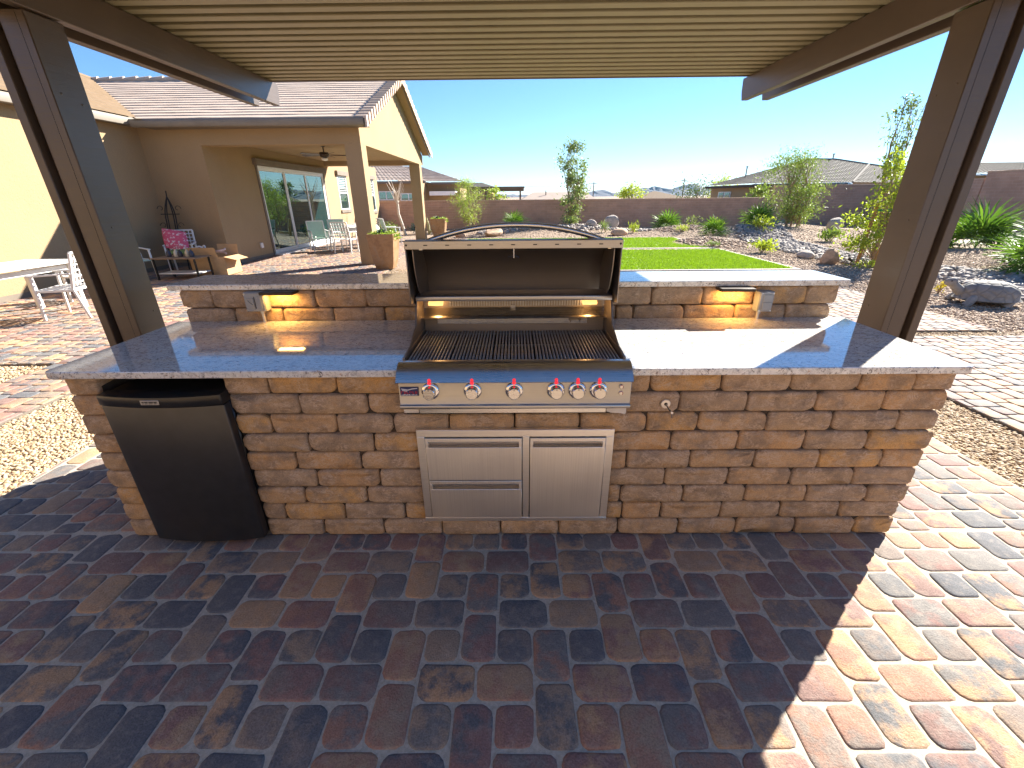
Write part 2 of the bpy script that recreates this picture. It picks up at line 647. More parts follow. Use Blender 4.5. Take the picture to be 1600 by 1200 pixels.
M['pale_boulder'] = mat_piece('pale_boulder', [(.40, .34, .29), (.45, .40, .36)], .9, .6, 14)
M['wall'] = mat_blockwall()
M['tile_main'] = mat_roof('concrete_roof_tile', [(.40, .30, .235), (.50, .39, .31), (.57, .46, .375)])
M['tile_side'] = mat_roof('brown_roof_tile', [(.12, .085, .05), (.17, .12, .075), (.21, .15, .10)], 4)
M['tile_grey'] = mat_roof('grey_roof_tile', [(.035, .032, .029), (.055, .050, .045), (.080, .073, .066)])


def mat_pergola():
    g = G('embossed_brown_aluminium')
    v = g.coord()
    gr = g.noise(g.mapping(v, (2, 3, 42)), 1.0, 4, .65, .8)
    c = g.ramp(g.noise(v, 3, 3), [(.3, (.082, .058, .040)), (.7, (.100, .071, .050))])
    g.bump(gr, .28, .005)
    return g.fin(c, .36, spec=.6)


M['wood'] = mat_pergola()
M['pan'] = plain('roof_pan_paint', (.225, .20, .115), .5, 0, .06, 6)

# ------------------------------------------------------------------ ground


def gh(x, y):
    """height of the planted ground"""
    h = 0.0
    for (cx, cy, a, r) in ((6.9, 14.3, .20, 1.0), (7.6, 18.6, .34, 1.5), (8.6, 16.4, .22, 1.2), (10.2, 17.4, .34, 1.6), (12.3, 19.0, .22, 1.7),
                           (3.5, 20.6, .26, 1.6), (0.5, 20.8, .26, 1.8), (13.2, 9.8, .25, 1.5), (11.5, 7.8, .18, 1.3), (14.3, 22.4, .3, 1.5)):
        h += a*math.exp(-((x-cx)**2+(y-cy)**2)/(r*r))
    return h-.03


xs = [-6000, -900, -200, -60, -25] + list(np.arange(-12, -3.2, 2.0)) + list(np.arange(-2.4, 22.1, .4)) + [26, 40, 90, 300, 1200, 6000]
ys = [-6000, -900, -120, -30, -8] + list(np.arange(-4, 26.1, .4)) + [30, 45, 90, 200, 600, 2000, 6000]
V = [(x, y, gh(x, y)) for y in ys for x in xs]
nx = len(xs)
F = [(j*nx+i, j*nx+i+1, (j+1)*nx+i+1, (j+1)*nx+i) for j in range(len(ys)-1) for i in range(nx-1)]
ground = link_mesh('ground', np_mesh('ground', V, F, True), m=M['ground'])
tag(ground, 'brown desert gravel ground of the yard', kind='structure')

# ------------------------------------------------------------------ pavers
U = 0.0678
PX0, PY0 = 0.090, -0.0995          # corner of one T column / top of one band


def paver_rects(x0, x1, y0, y1):
    """modular pattern of 3x2, 2x3 and 2x2 pavers, clipped to a rectangle"""
    out = []
    nb0, nb1 = int(math.floor((PY0-y1)/(4*U)))-1, int(math.ceil((PY0-y0)/(4*U)))+1
    for b in range(nb0, nb1+1):
        top = PY0-b*4*U
        offx = PX0-(b % 2)*4*U
        k0, k1 = int(math.floor((x0-offx)/(8*U)))-1, int(math.ceil((x1-offx)/(8*U)))+1
        for k in range(k0, k1+1):
            ox = offx+k*8*U
            for (a, c, d, e) in ((2, 0, 5, 2), (5, 0, 8, 2), (2, 2, 4, 4), (6, 2, 8, 4), (4, 2, 6, 5), (0, 1, 2, 4)):
                r = [ox+a*U, ox+d*U, top-e*U, top-c*U]
                q = [max(r[0], x0), min(r[1], x1), max(r[2], y0), min(r[3], y1)]
                if q[1]-q[0] > .03 and q[3]-q[2] > .03:
                    out.append((q[0], q[1], q[2], q[3]))
    return out


def paver_mesh(w_, d_, seed, n=16):
    """one tumbled paver: irregular rounded outline, worn arris, top at z=0"""
    r = np.random.default_rng(seed)
    hw, hd = w_/2-.0034, d_/2-.0034
    cr = .018+r.random(4)*.026
    pts = []
    m = n//4
    for ci, (sx, sy, a0) in enumerate(((1, 1, 0), (-1, 1, 90), (-1, -1, 180), (1, -1, 270))):
        R_ = min(cr[ci], hw*.6, hd*.6)
        for k in range(m):
            a = math.radians(a0+90*k/(m-1))
            pts.append((sx*(hw-R_)+R_*math.cos(a), sy*(hd-R_)+R_*math.sin(a)))
    P = np.array(pts)
    P += r.normal(0, .0012, P.shape)+np.sin(np.arange(n)[:, None]*1.7+r.uniform(0, 6, (1, 2)))*.0012
    inner = P*np.array([(hw-.0045)/hw, (hd-.0045)/hd])
    inner2 = P*np.array([(hw-.010)/hw, (hd-.010)/hd])
    V = np.vstack([np.c_[P, np.full(n, -.03)], np.c_[P, np.full(n, -.0050)], np.c_[inner, np.full(n, -.0012)], np.c_[inner2, np.zeros(n)+r.normal(0, .0004, n)], [[0, 0, .0004]]])
    F = []
    for a in range(3):
        for i in range(n):
            F.append((a*n+i, a*n+(i+1) % n, (a+1)*n+(i+1) % n, (a+1)*n+i))
    me = bpy.data.meshes.new('paver')
    me.from_pydata(V.tolist(), [], F+[(3*n+i, 3*n+(i+1) % n, 4*n) for i in range(n)])
    me.polygons.foreach_set('use_smooth', np.ones(len(me.polygons), bool))
    me.materials.append(M['paver'])
    return me


def screen(p):
    d = np.array(p)-CAM_POS
    z = d@CAM_F
    if z < .2:
        return None
    return 800+FPX*(d@CAM_R)/z, 600-FPX*(d@CAM_U)/z, z


def seen_area(r):
    c = screen(((r[0]+r[1])/2, (r[2]+r[3])/2, 0))
    if c is None or not (-60 < c[0] < 1660 and 0 < c[1] < 1260):
        return 0.0
    a = [screen((x, y, 0)) for x, y in ((r[0], r[2]), (r[1], r[2]), (r[1], r[3]), (r[0], r[3]))]
    if any(q is None for q in a):
        return 0.0
    return .5*abs(sum(a[i][0]*a[(i+1) % 4][1]-a[(i+1) % 4][0]*a[i][1] for i in range(4)))


def paver_field(name, label, regions, limit, holes=(), joint='mortar', jz=-.0042):
    """a base of joint sand (the named setting piece) that parents its pavers"""
    mb = MB()
    for (x0, x1, y0, y1) in regions:
        mb.bx(x0, x1, y0, y1, -.06, jz)
    base = mb.build(name, M[joint], smooth=False)
    tag(base, label, kind='structure')
    rects = []
    for g_ in regions:
        for r in paver_rects(*g_):
            cx, cy = (r[0]+r[1])/2, (r[2]+r[3])/2
            if any(h[0] < cx < h[1] and h[2] < cy < h[3] for h in holes):
                continue
            rects.append(r)
    ar = sorted(((seen_area(r), i) for i, r in enumerate(rects)), reverse=True)
    single = set(i for a, i in ar[:limit] if a > 60)
    cache = {}
    VV, FF, nb = [], [], 0
    oct_ = None
    for i, r in enumerate(rects):
        wd, dp = round(r[1]-r[0], 3), round(r[3]-r[2], 3)
        cx, cy = (r[0]+r[1])/2, (r[2]+r[3])/2
        if i in single:
            k = (wd, dp, random.randrange(5))
            if k not in cache:
                cache[k] = paver_mesh(wd, dp, len(cache)+11)
            o = link_mesh('paver', cache[k], base, (cx, cy, random.uniform(-.0015, .0015)))
            o.rotation_euler = (random.gauss(0, .006), random.gauss(0, .006), random.gauss(0, .008)+random.choice((0, math.pi)))
        else:
            hw, hd, c = wd/2-.005, dp/2-.005, .014
            o8 = np.array([(hw-c, -hd), (hw, -hd+c), (hw, hd-c), (hw-c, hd), (-hw+c, hd), (-hw, hd-c), (-hw, -hd+c), (-hw+c, -hd)])
            z = random.uniform(-.002, .002)
            VV.append(np.vstack([np.c_[o8+(cx, cy), np.full(8, -.02)], np.c_[o8+(cx, cy), np.full(8, z-.006)], np.c_[o8*((hw-.008)/hw, (hd-.008)/hd)+(cx, cy), np.full(8, z)]]))
            for a in range(2):
                for j in range(8):
                    FF.append((nb+a*8+j, nb+a*8+(j+1) % 8, nb+(a+1)*8+(j+1) % 8, nb+(a+1)*8+j))
            t = nb+16
            FF += [(t, t+1, t+2, t+3), (t, t+3, t+4, t+7), (t+7, t+4, t+5, t+6)]
            nb += 24
    if VV:
        o = link_mesh('paver_rows', np_mesh('paver_rows', np.vstack(VV), FF), base, m=M['paver'])
        o['kind'] = 'stuff'
    return base


island = (-1.86, 1.86, .02, .93)
paver_field('patio', 'tumbled paver patio around the outdoor kitchen', [(-2.93, 2.93, -3.0, .02), (-2.93, 2.93, .02, 1.7), (-2.93, -1.2, 1.7, 2.5)], 300, [island])
paver_field('terrace', 'sunlit paver terrace in front of the house', [(-8.58, -2.93, 2.5, 9.6), (-2.93, -1.9, 2.5, 5.2), (-8.9, -3.2, 9.6, 17.3)], 0, (), 'mortar_shade', -.010)
paver_field('side_path', 'paver path leading left from the terrace', [(-4.78, -3.92, -2.0, 2.5)], 90, (), 'mortar_shade', -.007)
paver_field('garden_path', 'paver path on the right running to the lawn', [(3.62, 5.98, 3.47, 7.85), (3.62, 9.5, -2.0, 3.25)], 200, (), 'mortar_shade', -.009)

# ------------------------------------------------------------------ loose gravel


def scatter_stones(name, label, spots, m, sizes, verts=20, zfun=None, flat=.62, sink=.25):
    """irregular stones, joined; spots: (n,2)"""
    phi = (1+5**.5)/2
    ico = np.array([(-1, phi, 0), (1, phi, 0), (-1, -phi, 0), (1, -phi, 0), (0, -1, phi), (0, 1, phi), (0, -1, -phi), (0, 1, -phi), (phi, 0, -1), (phi, 0, 1), (-phi, 0, -1), (-phi, 0, 1)])/math.sqrt(1+phi*phi)
    fi = np.array([(0, 11, 5), (0, 5, 1), (0, 1, 7), (0, 7, 10), (0, 10, 11), (1, 5, 9), (5, 11, 4), (11, 10, 2), (10, 7, 6), (7, 1, 8), (3, 9, 4), (3, 4, 2), (3, 2, 6), (3, 6, 8), (3, 8, 9), (4, 9, 5), (2, 4, 11), (6, 2, 10), (8, 6, 7), (9, 8, 1)])
    n = len(spots)
    s = rng.uniform(sizes[0], sizes[1], n)**1.0
    sc = np.stack([s*rng.uniform(.8, 1.35, n), s*rng.uniform(.7, 1.0, n), s*rng.uniform(flat*.8, flat*1.2, n)], 1)
    a = rng.uniform(0, 2*math.pi, n)
    P = ico[None]*rng.uniform(.78, 1.2, (n, 12, 1))*sc[:, None, :]
    X = P[..., 0]*np.cos(a)[:, None]-P[..., 1]*np.sin(a)[:, None]
    Y = P[..., 0]*np.sin(a)[:, None]+P[..., 1]*np.cos(a)[:, None]
    z0 = np.array([zfun(*q) for q in spots]) if zfun else np.full(n, -.03)
    Z = P[..., 2]+(z0+sc[:, 2]*(1-sink*2)*.6)[:, None]
    V = np.stack([X+spots[:, 0:1], Y+spots[:, 1:2], Z], 2).reshape(-1, 3)
    F = (fi[None]+np.arange(n)[:, None, None]*12).reshape(-1, 3)
    o = link_mesh(name, np_mesh(name, V, F, True), m=m)
    return tag(o, label, kind='stuff')


def in_view(p, z=0, marg=40):
    q = screen((p[0], p[1], z))
    return q is not None and -marg < q[0] < 1600+marg and 150 < q[1] < 1240


def fill(rect, per_m2, keep=None):
    n = int((rect[1]-rect[0])*(rect[3]-rect[2])*per_m2)
    p = np.stack([rng.uniform(rect[0], rect[1], n), rng.uniform(rect[2], rect[3], n)], 1)
    if keep is not None:
        p = p[[bool(keep(*q)) for q in p]]
    return p


tan = np.vstack([fill((-3.92, -2.94, -.6, 2.5), 5200, lambda x, y: in_view((x, y))), fill((-5.6, -4.79, 1.4, 2.5), 4200, lambda x, y: in_view((x, y))), fill((-3.0, -1.9, 6.8, 8.9), 1400, lambda x, y: in_view((x, y)))])
scatter_stones('gravel', 'tan pebble gravel between the kitchen patio and the left path', tan, M['pebble'], (.008, .017))
brown = np.vstack([fill((2.94, 3.61, -.6, 7.8), 4800, lambda x, y: in_view((x, y))), fill((3.6, 7.0, 3.26, 3.46), 3000)])
scatter_stones('gravel', 'golden brown gravel strip beside the right path', brown, M['pebble'], (.008, .018))


def keep_garden(x, y):
    if not in_view((x, y)):
        return False
    if x < 6.0 and y < 7.9:
        return False
    if -1.95 < x < 6.45 and y < 16.8:
        return y < 8.15
    return True


bed = np.vstack([fill((6.0, 13.5, 3.3, 9.0), 700, keep_garden), fill((-1.9, 14.0, 7.9, 13), 300, keep_garden), fill((-2.9, 16, 13, 23), 110, keep_garden)])
scatter_stones('gravel', 'coarse brown gravel covering the planting beds', bed, M['mulch'], (.012, .028), zfun=gh)

# ------------------------------------------------------------------ lawn
lawn = MB()
LR = [(-1.85, 6.38, 8.35, 12.3), (-1.85, 6.38, 12.85, 16.6)]
for (x0, x1, y0, y1) in LR:
    lawn.bx(x0, x1, y0, y1, -.05, .0)
lb = lawn.build('lawn', M['turf'], smooth=False)
tag(lb, 'bright green turf lawn in two panels', kind='structure')
bp = np.vstack([fill(LR[0], 2600, lambda x, y: in_view((x, y))), fill(LR[1], 1500, lambda x, y: in_view((x, y)))])
n = len(bp)
a = rng.uniform(0, 2*math.pi, n)
hh = rng.uniform(.025, .05, n)
wd = rng.uniform(.006, .012, n)
ln = rng.normal(0, .014, (n, 2))
dx, dy = np.cos(a)*wd, np.sin(a)*wd
V = np.stack([np.c_[bp[:, 0]-dx, bp[:, 1]-dy, np.zeros(n)], np.c_[bp[:, 0]+dx, bp[:, 1]+dy, np.zeros(n)], np.c_[bp[:, 0]+ln[:, 0], bp[:, 1]+ln[:, 1], hh]], 1).reshape(-1, 3)
gro = link_mesh('grass', np_mesh('grass', V, np.arange(3*n).reshape(-1, 3)), m=M['grass'])
tag(gro, 'short bright green turf blades of the lawn', 'grass', kind='stuff')
kb = MB()
for (x0, x1, y0, y1) in LR:
    kb.bx(x0-.12, x1+.12, y0-.10, y0, -.05, .012).bx(x0-.12, x0, y0, y1, -.05, .012).bx(x1, x1+.12, y0, y1, -.05, .012).bx(x0-.12, x1+.12, y1, y1+.1, -.05, .012)
tag(kb.build('lawn_edging', plain('pale_concrete_edging', (.42, .37, .32), .9, 0, .12, 20), bevel=.01), 'pale concrete edging round the lawn panels', kind='structure')
paver_field('lawn_step', 'narrow paver strip crossing the lawn', [(-1.73, 6.26, 12.42, 12.74)], 0)

# ------------------------------------------------------------------ dry river bed
RIV = [((14.0, 24.0), .9), ((10.6, 18.2), .9), ((9.3, 15.0), .95), ((8.9, 11.6), .8), ((8.75, 9.9), .75), ((9.1, 8.4), .7), ((9.3, 7.0), .8), ((8.9, 5.6), 1.0), ((9.6, 4.2), 1.3)]


def riv_d(x, y):
    best = 9
    for (p, ra), (q, rb) in zip(RIV[:-1], RIV[1:]):
        d = (q[0]-p[0], q[1]-p[1])
        t = max(0, min(1, ((x-p[0])*d[0]+(y-p[1])*d[1])/(d[0]**2+d[1]**2)))
        e = math.hypot(x-p[0]-t*d[0], y-p[1]-t*d[1])/(ra+(rb-ra)*t)
        best = min(best, e)
    return best


rk = fill((6.5, 15, 3, 24), 95, lambda x, y: in_view((x, y)) and riv_d(x, y) < 1)
scatter_stones('river_rock', 'grey cobbles of the dry river bed', rk, M['river'], (.045, .105), zfun=gh, flat=.7)
rk2 = np.vstack([fill((5.9, 8.6, 12.6, 16.0), 120, lambda x, y: (x-6.9)**2+(y-14.1)**2*.6 < 1.2), fill((6.2, 9.2, 17.4, 20), 90, lambda x, y: (x-7.6)**2+(y-18.6)**2 < 1.7)])
scatter_stones('river_rock', 'small tan rocks on the planting mounds', rk2, M['mulch'], (.03, .07), zfun=gh)
rk3 = fill((-1.6, 6.4, 18.6, 21.6), 55, lambda x, y: math.sin(x*1.7)*.5+20 < y+.7 and y < 21.2)
scatter_stones('river_rock', 'pale mixed rocks on the berm behind the lawn', rk3, mat_piece('pale_mixed_rock', [(.40, .34, .29), (.30, .25, .21), (.48, .42, .36), (.24, .21, .20)]), (.05, .13), zfun=gh)

# ------------------------------------------------------------------ mountains
mv, mf = [], []
pr = [(-1400, 10), (-700, 17), (-420, 24), (-220, 20), (-60, 13), (80, 12), (200, 9), (420, 12), (517, 28), (580, 30), (640, 17), (700, 24), (800, 36), (860, 42), (890, 46), (950, 36), (1005, 32), (1060, 47), (1115, 56), (1170, 44), (1230, 34), (1400, 45), (1700, 62), (2100, 80), (2600, 95), (3200, 85), (4200, 60)]
xsm = np.arange(-1400, 4200, 18.0)
hz = np.interp(xsm, [p[0] for p in pr], [p[1] for p in pr])*1.25
hz = hz+rng.normal(0, 1.6, len(hz))
for j, (f, dy) in enumerate(((0, -500), (.45, -260), (.75, -110), (1, 0), (.3, 260))):
    for x, h in zip(xsm, hz):
        mv.append((x+rng.normal(0, 6), 3000+dy+rng.normal(0, 25), max(-1, h*f*(1+rng.normal(0, .10 if 0 < j < 3 else 0)))))
nn = len(xsm)
mf = [(j*nn+i, j*nn+i+1, (j+1)*nn+i+1, (j+1)*nn+i) for j in range(4) for i in range(nn-1)]
tag(link_mesh('mountains', np_mesh('mountains', mv, mf, False), m=plain('mountain_rock', (.085, .085, .095), .95, 0, .25, .02, .1)), 'low jagged desert mountain range on the horizon', kind='structure')

# ------------------------------------------------------------------ kitchen island


def brick_mesh(wd, ht, dp, seed, n=20, rmax=.03):
    """tumbled wall block facing -y: irregular rounded face, worn edges; origin at face centre"""
    r = np.random.default_rng(seed)
    hw, hh = wd/2-.0024, ht/2-.0017
    m = n//4
    pts = []
    for ci, (sx, sy, a0) in enumerate(((1, 1, 0), (-1, 1, 90), (-1, -1, 180), (1, -1, 270))):
        rx, ry = r.uniform(.006, .028), r.uniform(.008, rmax+.006)
        if r.random() < .22:
            rx, ry = rx*1.9, ry*1.3
        rx, ry = min(rx, hw*.8), min(ry, hh*.85)
        for k in range(m):
            a = math.radians(a0+90*k/(m-1))
            pts.append((sx*(hw-rx)+rx*math.cos(a), sy*(hh-ry)+ry*math.sin(a)))
    P = np.array(pts)
    P[:, 0] += r.normal(0, .0012, n)
    P[:, 1] = np.clip(P[:, 1]+r.normal(0, .0012, n), -hh, hh)

    def ring(ins, y, jit):
        q = P*np.array([(hw-ins)/hw, (hh-ins)/hh])
        return np.c_[q[:, 0], np.full(n, y)+r.normal(0, jit, n), q[:, 1]]
    L = [np.c_[P[:, 0], np.full(n, dp), P[:, 1]], ring(0, .013, .0010), ring(.003, .0055, .0011), ring(.0085, .0012, .0013), ring(.022, -.0004, .0020)]
    V = np.vstack(L+[[[0, -.001, 0]]])
    F = []
    for a in range(4):
        for i in range(n):
            F.append((a*n+(i+1) % n, a*n+i, (a+1)*n+i, (a+1)*n+(i+1) % n))
    F += [(4*n+(i+1) % n, 4*n+i, 5*n) for i in range(n)]
    me = bpy.data.meshes.new('brick')
    me.from_pydata(V.tolist(), [], F)
    me.polygons.foreach_set('use_smooth', np.ones(len(me.polygons), bool))
    me.materials.append(M['brick'])
    return me


isl = thing('outdoor_kitchen', 'long tumbled brick barbecue island with pale speckled granite counter and raised rear bar', 'kitchen island', (0, 0, 0))
bseed = [100]


def put_brick(x0, x1, z0, z1, y=0.0, dp=.11, rz=0.0, at=None):
    bseed[0] += 1
    me = brick_mesh(x1-x0, z1-z0, dp, bseed[0])
    jy = random.uniform(-.004, .004)
    if at is None:
        o = link_mesh('brick', me, isl, ((x0+x1)/2, y+jy, (z0+z1)/2))
    else:
        o = link_mesh('brick', me, isl, (at[0], at[1], (z0+z1)/2))
    o.rotation_euler = (0, 0, rz+random.gauss(0, .004))
    return o


R = .0975
ROWS = {1: [[-1.21, -.925, -.63, -.336, -.047, .243, .534, .831, 1.117, 1.41, 1.697, 1.885]],
        2: [[-1.21, -1.099, -.807, -.511, -.40], [.458, .548, .735, 1.025, 1.312, 1.601, 1.886]],
        3: [[-1.21, -.982, -.683, -.40], [.458, .531, .828, 1.124, 1.414, 1.701, 1.89]],
        4: [[-1.205, -.906, -.609, -.40], [.458, .729, 1.025, 1.319, 1.605, 1.893]],
        5: [[-1.21, -.985, -.686, -.40], [.458, .54, .831, 1.127, 1.42, 1.706, 1.89]],
        6: [[-1.207, -.907, -.611, -.40], [.458, .73, 1.031, 1.331, 1.609, 1.895]],
        7: [[-1.21, -1.056, -.762, -.511, -.264, .026, .315, .611, .838, 1.138, 1.426, 1.714, 1.89]],
        8: [[-1.21, -.906, -.611, -.43], [.48, .739, 1.035, 1.329, 1.619, 1.892]],
        9: [[-1.215, -1.027, -.732, -.44], [.49, .603, .907, 1.199, 1.49, 1.718, 1.888]]}
for k, segs in ROWS.items():
    z0, z1 = (k-1)*R, k*R
    for sg in segs:
        for a, b in zip(sg[:-1], sg[1:]):
            put_brick(a, b, z0, z1, dp=.18 if b > 1.8 else .11)
    put_brick(-1.893+random.uniform(-.008, .006), -1.755, z0, z1, dp=.18)
    # end walls
    cut = [.19, .46, .735] if k % 2 else [.19, .33, .60, .735]
    for a, b in zip(cut[:-1], cut[1:]):
        put_brick(0, b-a, z0, z1, rz=math.pi/2, at=(1.885, (a+b)/2))
        put_brick(0, b-a, z0, z1, rz=-math.pi/2, at=(-1.888, (a+b)/2))
BR = {10: [-1.855, -1.578, -1.3, -1.007, -.715, -.40, -.10, .2, .40, .606, .705, .997, 1.282, 1.569, 1.825],
      11: [-1.865, -1.681, -1.404, -1.098, -.808, -.50, -.2, .1, .35, .505, .799, 1.087, 1.374, 1.661, 1.84]}
for k, xs_ in BR.items():
    z0, z1 = (.8775, .983) if k == 10 else (.983, 1.088)
    for a, b in zip(xs_[:-1], xs_[1:]):
        put_brick(a, b, z0, z1, y=.737, dp=.26)
mb = MB()
mb.bx(-1.86, -1.757, .02, .98, 0, .876)
mb.bx(-1.205, -.42, .02, .98, 0, .876)
mb.bx(-.42, .475, .06, .98, 0, .70)
mb.bx(.475, 1.85, .02, .98, 0, .876)
mb.bx(-1.757, -1.205, .62, .98, 0, .876)
mb.bx(-.42, .475, .70, .98, .70, .876)
mb.bx(-1.82, 1.80, .80, .995, .878, 1.087)
mb.build('core', M['brick_core'], isl, smooth=False)


def rounded(poly, rad, idx):
    out = []
    n = len(poly)
    for i, p in enumerate(poly):
        if i not in idx:
            out.append(p)
            continue
        a, b = np.array(poly[i-1], float), np.array(poly[(i+1) % n], float)
        p = np.array(p, float)
        u, v = (a-p)/np.linalg.norm(a-p), (b-p)/np.linalg.norm(b-p)
        for t in np.linspace(0, 1, 6):
            q = p+u*rad*(1-t)**2+v*rad*t**2
            out.append(tuple(q))
    return out


CT = rounded([(-1.912, -.05), (-.449, -.05), (-.449, .64), (.502, .64), (.502, -.05), (1.893, -.05), (1.893, .734), (-1.912, .734)], .035, (0, 5))
MB().prism(CT, 'z', .8785, .91).build('countertop', M['granite'], isl, bevel=.004, seg=2, smooth=False)
BT = rounded([(-1.91, .722), (1.881, .722), (1.881, 1.065), (-1.91, 1.065)], .02, (0, 1, 2, 3))
MB().prism(BT, 'z', 1.089, 1.120).build('bar_top', M['granite'], isl, bevel=.004, seg=2, smooth=False)

# ------------------------------------------------------------------ gas grill
gr = thing('gas_grill', 'open stainless steel six knob built-in gas grill with its hood raised', 'grill', (.027, .2, .75))
GX0, GX1 = -.447, .501
lip = [(.0, .915), (.0, .934), (-.012, .9365), (-.030, .9350), (-.046, .930), (-.061, .9215), (-.075, .910), (-.087, .897), (-.096, .885), (-.102, .876), (-.100, .873), (-.092, .872), (-.05, .872), (-.05, .91)]
MB().prism(lip, 'x', GX0, GX1).build('front_lip', M['steel'], gr, ang=50)
MB().prism([(-.04, .8715), (-.086, .8715), (-.094, .776), (-.102, .773), (-.104, .762), (-.098, .756), (-.05, .754), (-.04, .756)], 'x', GX0+.006, GX1-.003).build('control_panel', M['steel_panel'], gr, bevel=.0015)
MB().bx(-.372, .409, -.062, .0, .722, .741).bx(-.372, .409, -.066, -.062, .7205, .7425).build('drip_tray', M['steel'], gr, bevel=.0015)
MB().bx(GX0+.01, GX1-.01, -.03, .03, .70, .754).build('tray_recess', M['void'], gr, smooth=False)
film = plain('white_protective_film', (.62, .58, .55), .6, 0, .06, 30)
MB().bx(-.438, -.376, -.058, -.054, .720, .755).build('film_tag', film, gr)
MB().prism([(.413, .755), (.413, .722), (.43, .716), (.47, .713), (.492, .709), (.496, .716), (.493, .755)], 'y', -.058, -.054).build('film_tag', film, gr)
led = mat_emit('red_led', (1.0, .03, .05), .16)
led.node_tree.nodes['Principled BSDF'].inputs['Base Color'].default_value = (.5, .02, .02, 1)
for kx in (-.312, -.142, .026, .194, .280, .366):
    yb = -.0905
    kn = MB().lathe([(.0, .012), (.027, .012), (.034, .009), (.0365, .004), (.037, .0)], (kx, yb, .835), (0, -1, .06), 28).build('bezel', M['chrome'], gr, ang=60)
    k2 = MB().lathe([(.026, .0), (.0255, .03), (.0245, .034), (.0225, .036), (.0215, .0345), (.0, .0345)], (kx, yb-.008, .836), (0, -1, .06), 28).build('knob', M['chrome'], gr, ang=35)
    MB().lathe([(.0212, .0), (.0212, .0012), (0, .0012)], (kx, yb-.0425, .8381), (0, -1, .06), 24).build('knob_face', M['steel'], k2, ang=40)
    MB().bx(kx-.0012, kx+.0012, yb-.0446, yb-.0440, .852, .8585).build('pointer', M['void'], k2, smooth=False)
    m_ = MB()
    for zz, yy, rr in ((.863, -.0945, .0080), (.8745, -.1035, .0080), (.8865, -.1025, .0068)):
        m_.ball((kx, yy, zz), (rr, .006, .0066), 10, 6)
    m_.build('indicator_light', led, gr)
# emblem
eb = MB().bx(-.434, -.360, -.0955, -.089, .815, .853).build('emblem', plain('navy_enamel', (.035, .04, .12), .3, 0, .1), gr, bevel=.001)
wm = plain('white_enamel', (.75, .75, .78), .3)
rm = plain('red_enamel', (.42, .03, .05), .3)
sw = MB()
for (a, b, c, d) in ((-.428, .8475, -.402, .8425), (-.402, .8425, -.385, .8475), (-.385, .8475, -.364, .8495), (-.425, .8415, -.405, .8375)):
    sw.prism([(a, b-.002), (c, d-.002), (c, d+.0015), (a, b+.0015)], 'y', -.0966, -.0956)
sw.build('stripe', wm, eb, smooth=False)
lt = MB()
x = -.431
for i, ww in enumerate((.011, .009, .010, .011, .009, .010)):
    z0 = .8255+.001*(i % 2)
    lt.bx(x, x+.0028, -.0968, -.0957, z0, z0+.011)
    lt.bx(x+.0028, x+ww-.002, -.0968, -.0957, z0+(.0 if i % 3 else .0085), z0+(.0025 if i % 3 else .011))
    if i % 2:
        lt.bx(x+ww-.0042, x+ww-.002, -.0968, -.0957, z0+.003, z0+.011)
    x += ww+.0015
lt.build('lettering', rm, eb, smooth=False)
lw = MB()
for i in range(11):
    lw.bx(-.430+.006*i, -.4262+.006*i, -.0966, -.0957, .8185, .8185+.003+.001*(i % 3))
lw.build('lettering', wm, eb, smooth=False)
for zz in (.850, .822):
    b_ = MB().lathe([(.0085, 0), (.0085, .003), (.007, .0045), (0, .0045)], (.457, -.0905, zz), (0, -1, .06), 20).build('button', M['steel'], gr, ang=35)
    MB().tube([(.457+.0072*math.cos(t), -.0955, zz+.0072*math.sin(t)) for t in np.linspace(-.9, 2.6, 14)], .0011, 5).build('red_ring', rm, b_)
# firebox
fb = MB()
fb.bx(-.436, -.426, .0, .47, .72, .944)
fb.bx(.478, .488, .0, .47, .72, .944)
fb.bx(-.426, .478, -.002, .006, .72, .934)
fb.bx(-.426, .478, .445, .452, .72, 1.0)
fb.build('firebox', M['steel_dark'], gr, bevel=.001)
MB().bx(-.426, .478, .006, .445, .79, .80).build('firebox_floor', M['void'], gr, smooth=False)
for s_, xx in ((-1, -.436), (1, .4805)):
    MB().prism([(.02, .944), (.13, .952), (.27, 1.0), (.345, 1.122), (.47, 1.122), (.47, .944)], 'x', xx, xx+.0075).build('side_panel', M['steel_dark'], gr, bevel=.001)
# cooking grates: five sections of bars
brb = None
for i in range(5):
    xa = -.423+i*.180
    sec = MB()
    for yy in (.014, .245, .436):
        sec.bar((xa, yy, .914), (xa+.177, yy, .914), .008, .008)
    sec.bx(xa+.077, xa+.100, .012, .034, .920, .926)
    go = sec.build('cooking_grate', M['cast_iron'], gr, bevel=.001)
    if brb is None:
        brb = MB().bx(-.0042, .0042, -.217, .217, -.006, .005).build('bar', M['cast_iron'], go, bevel=.0028, local=True).data
        bpy.data.objects.remove([c for c in go.children][0])
    for j in range(12):
        if j in (6,) and False:
            continue
        o = link_mesh('bar', brb, go, Vector((xa+.0075+j*.01475, .226, .924))-wloc(go))
